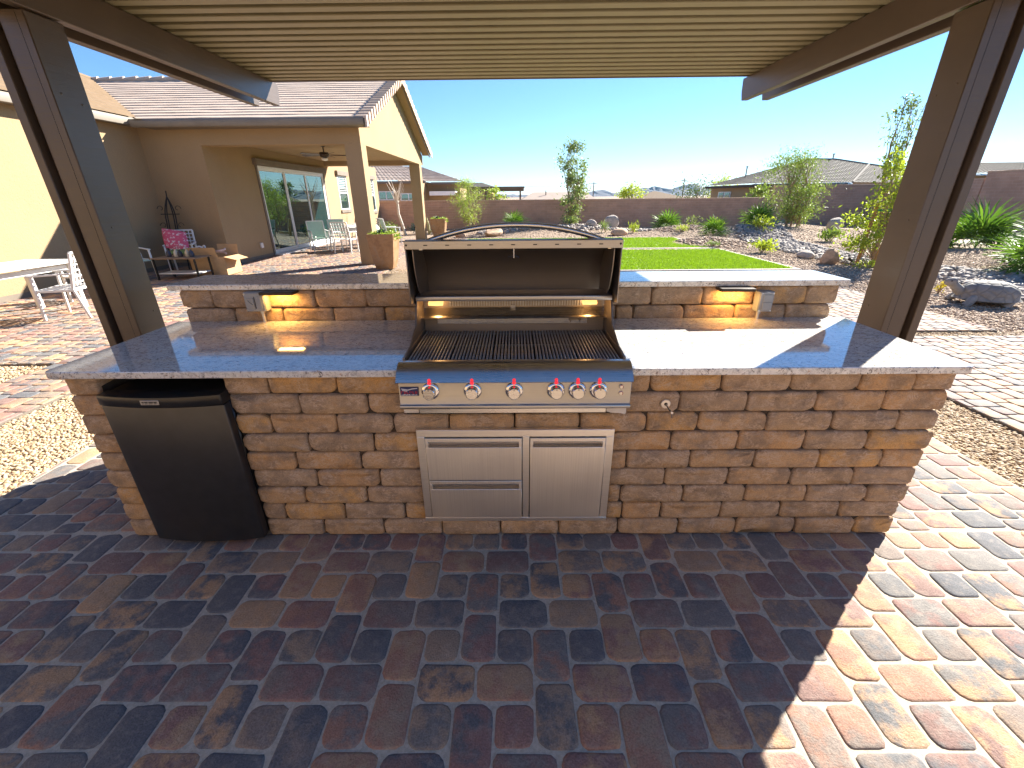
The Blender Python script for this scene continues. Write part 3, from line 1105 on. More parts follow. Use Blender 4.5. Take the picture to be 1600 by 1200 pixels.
# warming ledge, visor, lamps
MB().sheet([(.395, 1.003), (.40, 1.009), (.42, 1.013), (.47, 1.028), (.492, 1.034)], 'x', -.43, .482, .004).build('warming_shelf', M['steel'], gr)
MB().bx(-.36, .395, .438, .444, .965, .998).build('burner_guard', M['steel'], gr, bevel=.002)
MB().bx(.30, .362, .425, .44, .985, .998).bx(.305, .309, .41, .436, .978, 1.0).bx(.352, .356, .41, .436, .978, 1.0).build('latch', M['steel_dark'], gr, bevel=.001)
MB().bx(-.43, .482, .492, .498, 1.02, 1.125).build('rear_panel', M['steel_dark'], gr, smooth=False)
MB().sheet([(.338, 1.106), (.336, 1.112), (.336, 1.124), (.345, 1.128), (.46, 1.126), (.51, 1.118)], 'x', -.434, .486, .004).build('visor', M['steel_panel'], gr, bevel=.0008)
mesh_ = MB()
for i in range(52):
    mesh_.bx(-.30+.0132*i, -.2925+.0132*i, .486, .4915, 1.046, 1.10)
mesh_.build('rear_burner', M['cast_iron'], gr, smooth=False)
hal = mat_emit('halogen_glow', (1.0, .46, .13), .35)
bulb = mat_emit('halogen_bulb', (1.0, .78, .45), 2.5)
for lx in (-.357, .397):
    lm = MB().obox((lx, .432, 1.083), (.036, 0, 0), (0, .024, .012), (0, -.003, .006)).build('lamp', hal, gr, bevel=.002)
    MB().ball((lx+.006, .425, 1.078), (.010, .008, .007), 10, 6).build('bulb', bulb, lm)
    ld = bpy.data.lights.new('lamp_light', 'POINT')
    ld.energy = .04
    ld.color = (1, .55, .2)
    ld.shadow_soft_size = .015
    lo = bpy.data.objects.new('lamp_light', ld)
    C.objects.link(lo)
    lo.parent = gr
    lo.location = Vector((lx, .42, 1.064))-wloc(gr)
MB().bx(.009, .034, .482, .4845, 1.036, 1.05).build('paper_tag', film, gr)
# hood, tipped back
HX0, HX1 = -.446, .498
shell = [(.266, 1.346), (.264, 1.380), (.30, 1.384), (.40, 1.368), (.50, 1.325), (.575, 1.245), (.605, 1.15), (.60, 1.085)]
MB().sheet(shell, 'x', HX0, HX1, -.006).build('hood', M['steel_dark'], gr, ang=60)
MB().bx(HX0, HX1, .262, .268, 1.347, 1.380).build('hood_rim', M['steel_panel'], gr, bevel=.001)
sd_ = [(.27, 1.345), (.29, 1.376), (.40, 1.360), (.495, 1.318), (.568, 1.24), (.597, 1.15), (.592, 1.09), (.40, 1.08), (.27, 1.108)]
for xx in (HX0, HX1-.005):
    MB().prism(sd_, 'x', xx, xx+.005).build('hood_side', M['steel_dark'], gr, bevel=.001)
arc = [(.285+.15*(1-math.cos(t)), 1.345-.245*math.sin(t)) for t in np.linspace(0, 1.45, 10)]
for xx in (HX0+.028, HX1-.032):
    MB().prism(arc+[(.56, 1.105), (.57, 1.22), (.50, 1.31), (.40, 1.352), (.30, 1.37)], 'x', xx, xx+.004).build('hood_liner', M['steel_dark'], gr)
for i in range(9):
    xx = -.353+i*.0945
    MB().bx(xx-.0085, xx+.0085, .2609, .2622, 1.3615, 1.3655).build('slot', M['void'], gr, smooth=False)
for xx in (-.436, .487):
    MB().lathe([(.0045, 0), (.0045, .0012), (0, .0012)], (xx, .2622, 1.364), (0, -1, 0), 12).build('bolt_hole', M['void'], gr, smooth=False)
hp = []
for t in np.linspace(-1, 1, 25):
    hp.append((.034+.425*t, .335+.02*(1-t*t), 1.360+.078*(1-abs(t)**2.1)))
bar_ = MB().tube(hp, .0125, 10)
bar_.build('handle', M['steel'], gr, ang=60)
for t in (0, -1):
    p = hp[t]
    MB().lathe([(.017, 0), (.017, .012), (.012, .018)], (p[0], p[1], p[2]-.022), (0, 0, 1), 14).build('handle_mount', M['chrome'], gr)
hk = MB().tube([(.027, .33, 1.352), (.027, .335, 1.30)], .0028, 6).tube([(.004, .33, 1.300), (.004, .325, 1.308), (.027, .335, 1.310), (.05, .325, 1.308), (.05, .33, 1.300)], .0025, 6).bx(.006, .048, .32, .336, 1.348, 1.352)
hk.build('hanger_hook', M['chrome'], gr)

# ------------------------------------------------------------------ drawer and door unit below the grill
du = thing('drawer_unit', 'brushed steel cabinet front with two drawers beside one door under the grill', 'cabinet', (.03, -.02, .11))
X0, X1, Z0, Z1 = -.408, .466, .108, .614
fr = MB()
fr.bx(X0, X1, -.022, .005, Z1-.035, Z1).bx(X0, X1, -.022, .005, Z0, Z0+.022)
fr.bx(X0, X0+.034, -.022, .005, Z0+.022, Z1-.035).bx(X1-.034, X1, -.022, .005, Z0+.022, Z1-.035).bx(.062, .092, -.022, .005, Z0+.022, Z1-.035)
fr.build('frame', M['steel_frame'], du, bevel=.0015)
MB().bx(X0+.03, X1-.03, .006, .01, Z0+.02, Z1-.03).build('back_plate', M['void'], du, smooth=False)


def pull_front(name, x0, x1, z0, z1):
    zt = z1-.017
    zb = zt-.030
    b = MB()
    b.bx(x0, x1, -.027, -.004, z0, zb).bx(x0, x1, -.027, -.004, zt, z1)
    b.bx(x0, x0+.013, -.027, -.004, zb, zt).bx(x1-.013, x1, -.027, -.004, zb, zt)
    o = b.build(name, M['steel_v'], du, bevel=.0012)
    h = MB().prism([(-.004, zb), (.004, zb), (.004, zt), (-.004, zt)], 'x', x0+.013, x1-.013)
    h.build('recess', M['steel_dark'], o, smooth=False)
    MB().prism([(-.0275, zt), (-.0275, zt-.006), (-.024, zt-.004), (-.006, zt-.001), (-.006, zt)], 'x', x0+.0135, x1-.0135).build('pull', M['steel'], o, smooth=False)
    return o


pull_front('drawer', X0+.037, .058, .352, Z1-.040)
pull_front('drawer', X0+.037, .058, Z0+.025, .347)
pull_front('door', .096, X1-.037, Z0+.025, Z1-.040)

# ------------------------------------------------------------------ mini fridge
fg = thing('mini_fridge', 'small black and dark grey fridge standing in the left opening of the brick island', 'fridge', (-1.465, .2, 0))
MB().bx(-1.722, -1.208, .005, .55, .03, .803).build('cabinet', M['black'], fg, bevel=.008)


def bulge(y0, b, n=12):
    xs_ = np.linspace(-1.728, -1.203, n)
    return [(x, y0-b*(1-((x+1.4655)/.2625)**2)) for x in xs_]


dr = bulge(-.044, .026)
MB().prism(dr+[(-1.203, .0), (-1.728, .0)], 'z', .028, .755).build('door', M['black_steel'], fg, bevel=.006, seg=2)
hd_ = bulge(-.050, .032)
tp = MB().prism(hd_+[(-1.203, .01), (-1.728, .01)], 'z', .757, .806)
tp.build('handle_trim', M['black'], fg, bevel=.006, seg=2)
bd = MB().obox((-1.478, -.0838, .786), (.038, .0005, 0), (0, .0012, 0), (0, 0, .0105)).build('badge', plain('badge_silver', (.55, .53, .5), .35, .8), fg, bevel=.0008)
bl = MB()
for i, (ww, xx) in enumerate(((.009, -1.509), (.013, -1.497), (.018, -1.480), (.012, -1.459))):
    bl.bx(xx, xx+ww, -.0858, -.0851, .7865, .7905)
    bl.bx(xx, xx+ww*.8, -.0858, -.0851, .781, .7832)
bl.build('lettering', M['void'], bd, smooth=False)
MB().bx(-1.70, -1.23, .0, .50, .004, .03).build('base', M['black'], fg)

# ------------------------------------------------------------------ gas key valve
kv = thing('gas_key_valve', 'round chrome gas valve with its key sticking out of the brick right of the grill', 'valve', (.676, -.004, .731))
MB().lathe([(.0215, 0), (.0215, .003), (.019, .006), (.008, .007), (.0075, .004), (0, .004)], (.676, -.006, .731), (0, -1, 0), 24).build('escutcheon', plain('pale_chrome_plate', (.72, .66, .58), .3, .6, .04), kv, ang=40)
MB().lathe([(.0065, 0), (.0065, .0072), (0, .0072)], (.676, -.0065, .731), (0, -1, 0), 12).build('keyhole', M['void'], kv, smooth=False)
ky = MB().tube([(.676, -.01, .731), (.690, -.052, .709)], .0035, 8).bar((.690, -.052, .715), (.6935, -.054, .688), .006, .004).lathe([(.0048, -.004), (.0048, .004)], (.690, -.054, .712), (0, 1, 0), 10)
ky.build('key', M['chrome'], kv)

# ------------------------------------------------------------------ lights under the bar top
warm = mat_emit('warm_led_strip', (1.0, .50, .10), 1.5)
for lx, side in ((-1.268, 'left'), (1.238, 'right')):
    t = thing('bar_light', 'slim bronze light bar glowing amber under the %s end of the raised bar' % side, 'light', (lx, .70, 1.08), group='light bars under the raised bar')
    MB().bx(lx-.092, lx+.092, .655, .735, 1.072, 1.0885).build('housing', M['bronze'], t, bevel=.002)
    MB().bx(lx-.075, lx+.075, .675, .715, 1.0685, 1.0715).build('led_strip', warm, t, smooth=False)
    ld = bpy.data.lights.new('bar_light_glow', 'AREA')
    ld.shape = 'RECTANGLE'
    ld.size, ld.size_y = .14, .03
    ld.energy = .15
    ld.color = (1.0, .52, .12)
    lo = bpy.data.objects.new('bar_light_glow', ld)
    C.objects.link(lo)
    lo.parent = t
    lo.location = Vector((lx, .697, 1.067))-wloc(t)

# ------------------------------------------------------------------ weatherproof outlet boxes
for (x0, x1, z0, z1, kind) in ((-1.462, -1.352, .977, 1.084, 'switch'), (1.372, 1.450, .955, 1.066, 'flap')):
    if kind == 'switch':
        lb_ = 'square grey switch box with a dial cover on the bar wall beside the left light'
    else:
        lb_ = 'upright grey outlet box with two flap covers on the bar wall near the right post'
    t = thing('outlet_box', lb_, 'outlet', ((x0+x1)/2, .70, z0), group='grey electrical boxes on the bar wall')
    MB().bx(x0, x1, .682, .738, z0, z1).build('box', M['grey_box'], t, bevel=.003)
    cv = MB().bx(x0+.003, x1-.003, .676, .6815, z0+.003, z1-.003).build('cover', M['grey_box'], t, bevel=.002)
    if kind == 'switch':
        MB().bx(x0+.012, x0+.055, .671, .6755, z0+.02, z1-.03).build('switch_plate', M['grey_box'], cv, bevel=.0015)
        MB().bar((x0+.022, .668, z0+.062), (x0+.046, .668, z0+.040), .006, .006).build('toggle', M['grey_box'], cv)
        MB().bx(x0+.058, x0+.0605, .6745, .6758, z0+.018, z1-.022).build('hinge', M['void'], cv, smooth=False)
        MB().bx(x0+.068, x1-.012, .672, .6755, z0+.012, z1-.022).build('flap', M['grey_box'], cv, bevel=.0015)
    else:
        MB().bx(x0+.018, x1-.010, .671, .6755, z0+.058, z1-.014).build('flap', M['grey_box'], cv, bevel=.002)
        MB().bx(x0+.018, x1-.010, .671, .6755, z0+.012, z0+.054).build('flap', M['grey_box'], cv, bevel=.002)
    for sx, sz in ((x0+.008, z1-.008), (x1-.008, z0+.008), (x0+.008, z0+.008), (x1-.008, z1-.008)):
        MB().lathe([(.003, 0), (.003, .0012), (0, .0012)], (sx, .6758, sz), (0, -1, 0), 8).build('screw', M['chrome'], cv)
    xm = x0+.07 if kind == 'switch' else x0+.025
    MB().tube([(xm, .71, z0+.002), (xm, .71, .908)], .0085, 10).lathe([(.012, 0), (.012, .014)], (xm, .71, z0-.015), (0, 0, 1), 12).build('conduit', plain('zinc_conduit', (.58, .58, .57), .4, .7, .06), t)

# ------------------------------------------------------------------ patio cover over the kitchen
pg = thing('patio_cover', 'dark brown aluminium patio cover on two posts over the barbecue island', 'pergola', (0, .8, 0))
for s_ in (-1, 1):
    ox = 0 if s_ > 0 else -.012
    X = (lambda v: s_*v+ox)
    po = MB()

    def pbx(a, b, y0, y1, z0, z1, mbx):
        mbx.bx(min(X(a), X(b)), max(X(a), X(b)), y0, y1, z0, z1)
    pbx(2.150, 2.232, .708, .882, 0, 2.33, po)
    pbx(2.238, 2.262, .735, .855, 0, 2.33, po)
    p_ = po.build('post', M['wood'], pg, bevel=.003)
    q = MB()
    pbx(2.108, 2.148, .700, .890, .002, 2.327, q)
    q.build('side_plate', M['wood'], p_, bevel=.004)
    q = MB()
    pbx(2.270, 2.318, .700, .890, .002, 2.327, q)
    q.build('side_plate', M['wood'], p_, bevel=.004)
    q = MB()
    pbx(2.1475, 2.1495, .703, .887, 0.0, 2.32, q)
    q.build('seam', M['void'], p_, smooth=False)
    q = MB()
    for yy, zz in ((.745, 2.02), (.842, 1.99), (.76, 1.42), (.84, .95)):
        q.lathe([(.0055, 0), (.0055, .002), (.003, .0035), (0, .0035)], (X(2.1085), yy, zz), (-s_, 0, 0), 10)
    q.build('screw', M['wood'], p_)
    for (a, b) in ((2.092, 2.147), (2.278, 2.333)):
        bm_ = MB()
        poly = [(-.6, 2.333), (2.93, 2.333), (2.955, 2.40), (2.965, 2.507), (-.6, 2.507)]
        bm_.prism(poly, 'x', min(X(a), X(b)), max(X(a), X(b)))
        bm_.build('beam', M['wood'], pg, bevel=.003)
pp = [2.860-.1152*i for i in range(30)]
pan0 = None
for i, y in enumerate(pp):
    if pan0 is None:
        m_ = MB().prism([(-.068, 0), (0, 0), (0, .080), (-.068, .080)], 'x', -2.42, 2.42)
        o = m_.build('roof_pan', M['pan'], pg, bevel=.004, local=True)
        pan0 = o.data
    else:
        o = link_mesh('roof_pan', pan0, pg)
    o.location = Vector((0, y, 2.510))-wloc(pg)
MB().bx(-2.42, 2.42, -.56, 2.862, 2.5905, 2.599).build('roof_deck', M['wood'], pg, smooth=False)
MB().bx(-2.42, 2.42, 2.8625, 2.880, 2.503, 2.62).build('edge_trim', M['wood'], pg, bevel=.003)

# ------------------------------------------------------------------ the house
hs = thing('stucco_house', 'tan stucco house with pinkish tiled gable roof and a covered rear porch', 'house', (-7.2, 9.6, 0))
EZ, SL = 3.13, .40            # eave height at y=9.2 and roof slope
RY, RZ = 13.15, 3.13+.40*3.95


def wall_cells(u, v, holes):
    """cells of a rectangle u x v minus holes"""
    us = sorted(set(list(u)+[h for q in holes for h in q[:2]]))
    vs = sorted(set(list(v)+[h for q in holes for h in q[2:]]))
    for a, b in zip(us[:-1], us[1:]):
        for c, d in zip(vs[:-1], vs[1:]):
            m_, n_ = (a+b)/2, (c+d)/2
            if not any(q[0] < m_ < q[1] and q[2] < n_ < q[3] for q in holes):
                yield a, b, c, d


st = M['stucco']
MB().prism([(-8.58, 0), (-7.2, 0), (-7.2, 2.71), (-3.5, 2.71), (-3.5, 3.13), (-8.58, 3.13)], 'y', 9.6, 9.98).build('front_wall', st, hs, smooth=False)
w1 = MB()
DOOR = (11.78, 16.30, .02, 2.43)
WIN = [(17.72, 18.72, 1.12, 2.42), (21.9, 22.6, .95, 2.42)]
for a, b, c, d in wall_cells((9.98, 23.3), (0, 3.0), [DOOR]+WIN):
    w1.bx(-7.45, -7.2, a, b, c, d)
w1.build('side_wall', st, hs, smooth=False)
MB().bx(-9.0, -8.58, -5.9, 9.6, 0, 3.13).build('wing_wall', st, hs, smooth=False)
MB().bx(-8.578, -8.568, -5.59, 9.595, 0, .09).bx(-8.56, -7.21, 9.585, 9.598, 0, .09).bx(-7.198, -7.188, 9.99, 11.7, 0, .09).build('base_screed', M['trim'], hs, smooth=False)
MB().bx(-8.579, 4.6, -5.9, -5.6, 0, 3.05).build('unseen_bounce_wall', st, hs, smooth=False)  # unseen house wall, added to bounce warm sunlight onto the shaded kitchen front
MB().bx(-3.88, -3.5, 9.6, 9.98, 0, 2.709).build('column', st, hs, smooth=False)
MB().bx(-3.88, -3.5, 16.25, 16.63, 0, 2.709).build('column', st, hs, smooth=False)
MB().prism([(9.981, 2.71), (16.97, 2.71), (16.97, 3.02), (RY, RZ-.10), (9.981, 3.30)], 'x', -3.70, -3.5).build('gable_wall', st, hs, smooth=False)
MB().bx(-7.199, -3.701, 16.6, 16.97, 2.70, 3.02).build('porch_beam', st, hs, smooth=False)
MB().bx(-7.199, -3.701, 9.981, 16.599, 2.86, 2.90).build('porch_ceiling', st, hs, smooth=False)
# eaves
MB().prism([(9.10, 3.02), (9.20, 3.02), (9.20, 3.16), (9.09, 3.17), (9.075, 3.12)], 'x', -8.31, -3.22).build('gutter', M['gutter'], hs, bevel=.004)
MB().bx(-8.16, -3.23, 9.202, 9.598, 3.03, 3.05).build('soffit', M['trim'], hs, smooth=False)
MB().prism([(-8.42, 3.06), (-8.32, 3.06), (-8.305, 3.16), (-8.32, 3.21), (-8.42, 3.20)], 'y', -5.8, 9.3).build('gutter', M['gutter'], hs, bevel=.004)
MB().bx(-8.578, -8.421, -5.59, 9.55, 3.07, 3.09).build('soffit', M['trim'], hs, smooth=False)
MB().add([(-8.23, 9.05, 3.17), (-8.02, 9.02, 3.165), (-7.98, 9.2, 3.18), (-8.23, 9.23, 3.19)], [(0, 1, 2, 3)]).build('valley_flashing', plain('pale_flashing', (.5, .5, .48), .4, .5), hs, smooth=False)


def front_z(y):
    return EZ+SL*(y-9.2)


def course(y0, y1, side):
    """one course of flat tiles on the main roof; uneven tiles, thick butt edge"""
    mb = MB()
    n_t = 15
    xr = -3.26
    for part in range(1):
        if side > 0:
            ya, yb = y0, y1+.03
            xl0, xl1 = -8.2-(y0-9.2)+.02, -8.2-(y1-9.2)-.01
        xs0 = np.linspace(xl0, xr, n_t)
        xs1 = np.linspace(xl1, xr, n_t)
        zj = rng.normal(0, .0035, n_t)
        v, f = [], []
        for i in range(n_t):
            za = front_z(ya)+.030+zj[i]*.6
            zb = front_z(yb)+.012
            v += [(xs0[i], ya, za-.030), (xs0[i], ya+rng.normal(0, .003), za), (xs1[i], yb, zb)]
        for i in range(n_t-1):
            a = i*3
            f += [(a, a+3, a+4, a+1), (a+1, a+4, a+5, a+2)]
        mb.add(v, f)
    return mb


nC = 18
for i in range(nC):
    y0 = 9.13+i*(RY-9.13)/nC
    y1 = y0+(RY-9.13)/nC
    course(y0, y1, 1).build('tile_course', M['tile_main'], hs, smooth=False)
# rear slope and substrate
MB().add([(-12.3, RY, RZ+.03), (-3.22, RY, RZ+.03), (-3.22, 17.1, 3.16), (-12.3, 17.1, 3.16)], [(0, 3, 2, 1)]).build('rear_roof', M['tile_main'], hs, smooth=False)
MB().add([(-8.2, 9.15, 3.10), (-3.25, 9.15, 3.10), (-3.25, RY, RZ-.03), (-12.2, RY, RZ-.03)], [(0, 1, 2, 3)]).build('roof_underlay', M['trim'], hs, smooth=False)
# gable edge: barge boards and rake tiles
for (ya, za, yb, zb) in ((9.15, 2.98, RY, RZ-.12), (17.02, 2.98, RY, RZ-.12)):
    MB().prism([(ya, za), (yb, zb), (yb, zb+.15), (ya, za+.15)], 'x', -3.25, -3.21).build('barge_board', M['trim'], hs, smooth=False)
    MB().add([(-3.5, ya, za+.06), (-3.251, ya, za+.06), (-3.251, yb, zb+.06), (-3.5, yb, zb+.06)], [(0, 1, 2, 3)]).build('gable_soffit', M['stucco'], hs, smooth=False)
for side in (1, -1):
    for i in range(nC):
        L_ = (RY-9.13)/nC
        ya = 9.13+i*L_-.02 if side > 0 else 17.17-i*L_+.02
        yb = ya+(L_+.03)*side
        za = front_z(ya) if side > 0 else front_z(26.3-ya)
        zb = front_z(yb) if side > 0 else front_z(26.3-yb)
        t_ = random.uniform(.0, .006)
        hx = [(0, 3, 2, 1), (4, 5, 6, 7), (0, 1, 5, 4), (1, 2, 6, 5), (2, 3, 7, 6), (3, 0, 4, 7)]
        mb = MB().add([(-3.40, ya, za+.05+t_), (-3.19, ya, za+.05+t_), (-3.19, yb, zb+.03), (-3.40, yb, zb+.03),
                       (-3.40, ya, za+.100+t_), (-3.145, ya, za+.100+t_), (-3.18, yb, zb+.055), (-3.40, yb, zb+.055)], hx)
        mb.add([(-3.19, ya, za-.11), (-3.19, ya, za+.049+t_), (-3.19, yb, zb+.029), (-3.19, yb, zb-.10),
                (-3.145, ya, za-.13), (-3.145, ya, za+.0995+t_), (-3.18, yb, zb+.0545), (-3.18, yb, zb-.10)], hx)
        mb.build('rake_tile', M['tile_main'], hs, smooth=False)
for i in range(24):
    x0 = -3.2-i*.38
    MB().tube([(x0, RY, RZ+.05+random.uniform(0, .01)), (x0-.40, RY, RZ+.035)], [.075, .06], 8).build('ridge_tile', M['tile_main'], hs)
# left wing roof, facing the garden
for i in range(16):
    xa = -8.33-i*.25
    xb = xa-.27
    za = 3.16+.40*(-8.12-xa)
    zb = 3.16+.40*(-8.12-xb)
    yl0, yl1 = 9.2+(-8.2-xa)+.0, 9.2+(-8.2-xb)+.0
    v, f = [], []
    n_t = 30
    for k in range(n_t):
        ya = -5.9+(yl0+5.9)*k/(n_t-1)
        yb = -5.9+(yl1+5.9)*k/(n_t-1)
        j = random.gauss(0, .004)
        v += [(xa, ya, za-.01), (xa, ya, za+.035+j), (xb, yb, zb+.004)]
    for k in range(n_t-1):
        a = k*3
        f += [(a, a+1, a+4, a+3), (a+1, a+2, a+5, a+4)]
    MB().add(v, f).build('tile_course', M['tile_side'], hs, smooth=False)
MB().add([(-8.36, -5.9, 3.20), (-8.36, 9.36, 3.20), (-12.2, 13.2, 4.70), (-12.2, -5.9, 4.70)], [(0, 1, 2, 3)]).build('roof_underlay', M['trim'], hs, smooth=False)
for i in range(30):
    y0 = .3+i*.43
    MB().tube([(-12.2, y0, 4.80+random.uniform(0, .01)), (-12.2, y0+.45, 4.79)], [.075, .06], 8).build('ridge_tile', M['tile_side'], hs)

# glass
gl = G('reflective_window_glass')
gl.fin((.012, .035, .035), .01, spec=.5)
gl.b.inputs['IOR'].default_value = 2.6
gl.b.inputs['Specular Tint'].default_value = (.72, 1.0, .97, 1)
M['glass'] = gl.m
# sliding door
y0, y1, z0, z1 = DOOR
dd = MB()
dd.bx(-7.26, -7.185, y0, y0+.05, z0, z1).bx(-7.26, -7.185, y1-.05, y1, z0, z1).bx(-7.26, -7.185, y0+.05, y1-.05, z1-.07, z1).bx(-7.26, -7.185, y0+.05, y1-.05, z0, z0+.05)
sdoor = dd.build('sliding_door', M['white_frame'], hs, bevel=.004)
ww = (y1-y0-.1)/3
for i in range(3):
    a = y0+.05+i*ww
    e = MB()
    for (p, q, r, s) in ((a, a+.055, z0+.05, z1-.07), (a+ww-.055, a+ww, z0+.05, z1-.07), (a+.055, a+ww-.055, z0+.05, z0+.13), (a+.055, a+ww-.055, z1-.13, z1-.07)):
        e.bx(-7.25+.012*(i % 2), -7.205+.012*(i % 2), p, q, r, s)
    e.build('door_frame', M['white_frame'], sdoor, bevel=.003)
    MB().bx(-7.235+.012*(i % 2), -7.225+.012*(i % 2), a+.056, a+ww-.056, z0+.131, z1-.131).build('pane', M['glass'], sdoor, smooth=False)
MB().bx(-7.199, -7.09, y0-.17, y1+.12, 2.44, 2.60).build('door_header', M['trim'], hs, bevel=.006)
for (a, b) in ((y0-.09, y0-.002), (y1+.002, y1+.09)):
    MB().bx(-7.199, -7.17, a, b, .0, 2.438).build('door_casing', M['trim'], hs, bevel=.004)
MB().bx(-7.18, -6.95, y0-.05, y1+.05, .0, .045).build('door_sill', M['white_frame'], hs, bevel=.006)
for (a, b, c, d) in WIN:
    fo = MB().bx(-7.25, -7.195, a, a+.05, c, d).bx(-7.25, -7.195, b-.05, b, c, d).bx(-7.25, -7.195, a+.05, b-.05, c, c+.05).bx(-7.25, -7.195, a+.05, b-.05, d-.05, d).bx(-7.25, -7.2, a+.05, b-.05, (c+d)/2-.025, (c+d)/2+.025)
    wi = fo.build('window', M['white_frame'], hs, bevel=.003)
    MB().bx(-7.235, -7.23, a+.05, b-.05, c+.05, d-.05).build('pane', M['glass'], wi, smooth=False)
    for k in range(9):
        zz = c+(d-c)*.52+k*(d-c)*.05
        MB().bx(-7.229, -7.219, a+.06, b-.06, zz, zz+(d-c)*.012).build('blind_slat', M['white_frame'], wi, smooth=False)
    MB().bx(-7.199, -7.10, a-.12, b+.12, d+.01, d+.18).build('window_header', M['trim'], hs, bevel=.005)
    MB().bx(-7.199, -7.15, a-.08, b+.08, c-.12, c-.01).build('window_sill', M['trim'], hs, bevel=.005)
wo = MB().bx(-7.198, -7.15, 11.05, 11.17, .28, .42).build('wall_outlet', M['white_frame'], hs, bevel=.01)
MB().lathe([(.09, 0), (.09, .012), (0, .012)], (-4.35, 12.1, 2.86), (0, 0, -1), 20).build('recessed_light', M['white_frame'], hs)

# ceiling fan
cf = thing('ceiling_fan', 'dark bronze ceiling fan hanging from the porch ceiling', 'ceiling fan', (-5.05, 11.3, 2.86))
fx, fy = -5.05, 11.3
MB().lathe([(.06, 2.86), (.06, 2.83), (.015, 2.81), (.015, 2.70)], (fx, fy, 0), (0, 0, 1), 14).build('down_rod', M['bronze'], cf)
MB().lathe([(.02, 2.70), (.11, 2.69), (.13, 2.64), (.10, 2.58), (.05, 2.565)], (fx, fy, 0), (0, 0, 1), 18).build('motor', M['bronze'], cf)
MB().lathe([(.05, 2.563), (.085, 2.54), (.07, 2.50), (0, 2.485)], (fx, fy, 0), (0, 0, 1), 16).build('light_bowl', M['white_frame'], cf)
for i in range(5):
    a = .35+i*2*math.pi/5
    d = np.array([math.cos(a), math.sin(a), 0])
    s = np.array([-math.sin(a), math.cos(a), .22])
    c = np.array([fx, fy, 2.625])
    MB().add([c+d*.12-s*.02, c+d*.20-s*.05, c+d*.66-s*.065, c+d*.68, c+d*.66+s*.065, c+d*.20+s*.05, c+d*.12+s*.02]+[p+np.array([0, 0, .008]) for p in (c+d*.12-s*.02, c+d*.20-s*.05, c+d*.66-s*.065, c+d*.68, c+d*.66+s*.065, c+d*.20+s*.05, c+d*.12+s*.02)],
             [(6, 5, 4, 3, 2, 1, 0), (7, 8, 9, 10, 11, 12, 13)]+[(i_, (i_+1) % 7, 7+(i_+1) % 7, 7+i_) for i_ in range(7)]).build('blade', plain('walnut_blade', (.06, .035, .022), .5), cf, smooth=False)

# ------------------------------------------------------------------ garden walls
cap = plain('wall_cap_block', (.52, .34, .245), .95, 0, .12, 8, .15)


def garden_wall(label, segs, axis):
    t = thing('block_wall', label, 'garden wall', (segs[0][0], segs[0][2], 0))
    for (x0, x1, y0, y1, zt) in segs:
        MB().bx(x0, x1, y0, y1, -.1, zt-.07).build('wall_panel', M['wall'], t, smooth=False)
        MB().bx(x0-.012, x1+.012, y0-.012, y1+.012, zt-.069, zt).build('wall_cap', cap, t, bevel=.008)
    return t


garden_wall('low brown block wall running behind the lawn', [(-26, -9.02, 23.5, 23.66, 1.40), (-9.0, 13.9, 23.5, 23.66, 1.42)], 'x')
garden_wall('taller stepped block wall in the far right corner of the yard', [(13.93, 20.0, 23.48, 23.68, 2.02)], 'x')
garden_wall('tall block wall along the right side of the yard', [(19.98, 20.2, 18.6, 23.45, 2.12), (19.98, 20.2, -6, 18.55, 2.38)], 'y')

# ------------------------------------------------------------------ neighbouring houses


def tile_plane(name, p00, p10, p11, p01, nu, nv, amp, m, parent):
    """barrel-tiled roof plane: p00-p10 eave, p01-p11 top; waves across, steps up the slope"""
    p00, p10, p11, p01 = (np.array(p, float) for p in (p00, p10, p11, p01))
    nrm = np.cross(p10-p00, p01-p00)
    nrm /= np.linalg.norm(nrm)
    if nrm[2] < 0:
        nrm = -nrm
    u = np.linspace(0, 1, nu*4+1)
    wv = amp*np.abs(np.sin(np.pi*u*nu))
    rows = []
    for j in range(nv):
        for (t, h) in ((j/nv, .03), ((j+1)/nv, 0.0)):
            a, b = p00+(p01-p00)*t, p10+(p11-p10)*t
            rows.append(a[None]+(b-a)[None]*u[:, None]+nrm[None]*(wv+h)[:, None])
    V = np.vstack(rows)
    k = len(u)
    F = [(j*k+i, j*k+i+1, (j+1)*k+i+1, (j+1)*k+i) for j in range(2*nv-1) for i in range(k-1)]
    o = link_mesh(name, np_mesh(name, V-np.array(wloc(parent)), F, False), parent, m=m)
    o['kind'] = 'stuff'
    return o


nl = thing('tan_neighbour_house', 'tan house with a brown barrel tile roof beyond the low wall on the left', 'house', (-9, 31, 0))
MB().bx(-14, -6.3, 31.0, 38, 0, 2.6).bx(-6.3, -3.9, 32.6, 38, 0, 2.55).build('wall', M['stucco'], nl, smooth=False)
tl = mat_roof('barrel_roof_tile', [(.20, .14, .11), (.36, .27, .22), (.50, .42, .36)], 2.5)
tile_plane('roof_tiles', (-14.5, 30.4, 2.62), (-5.9, 30.4, 2.62), (-8.8, 34.6, 4.0), (-14.5, 34.6, 4.0), 30, 12, .025, tl, nl)
tile_plane('roof_tiles', (-8.2, 32.0, 2.62), (-3.4, 32.0, 2.56), (-7.2, 35.6, 3.75), (-9.6, 35.6, 3.85), 18, 11, .025, tl, nl)
MB().add([(-3.4, 32.0, 2.58), (-3.4, 39, 2.58), (-7.2, 35.6, 3.78)], [(0, 1, 2)]).build('roof_end', tl, nl, smooth=False)
MB().bx(-14.4, -5.95, 30.42, 30.5, 2.46, 2.61).bx(-5.9, -3.42, 32.02, 32.1, 2.42, 2.57).build('fascia', M['trim'], nl, smooth=False)
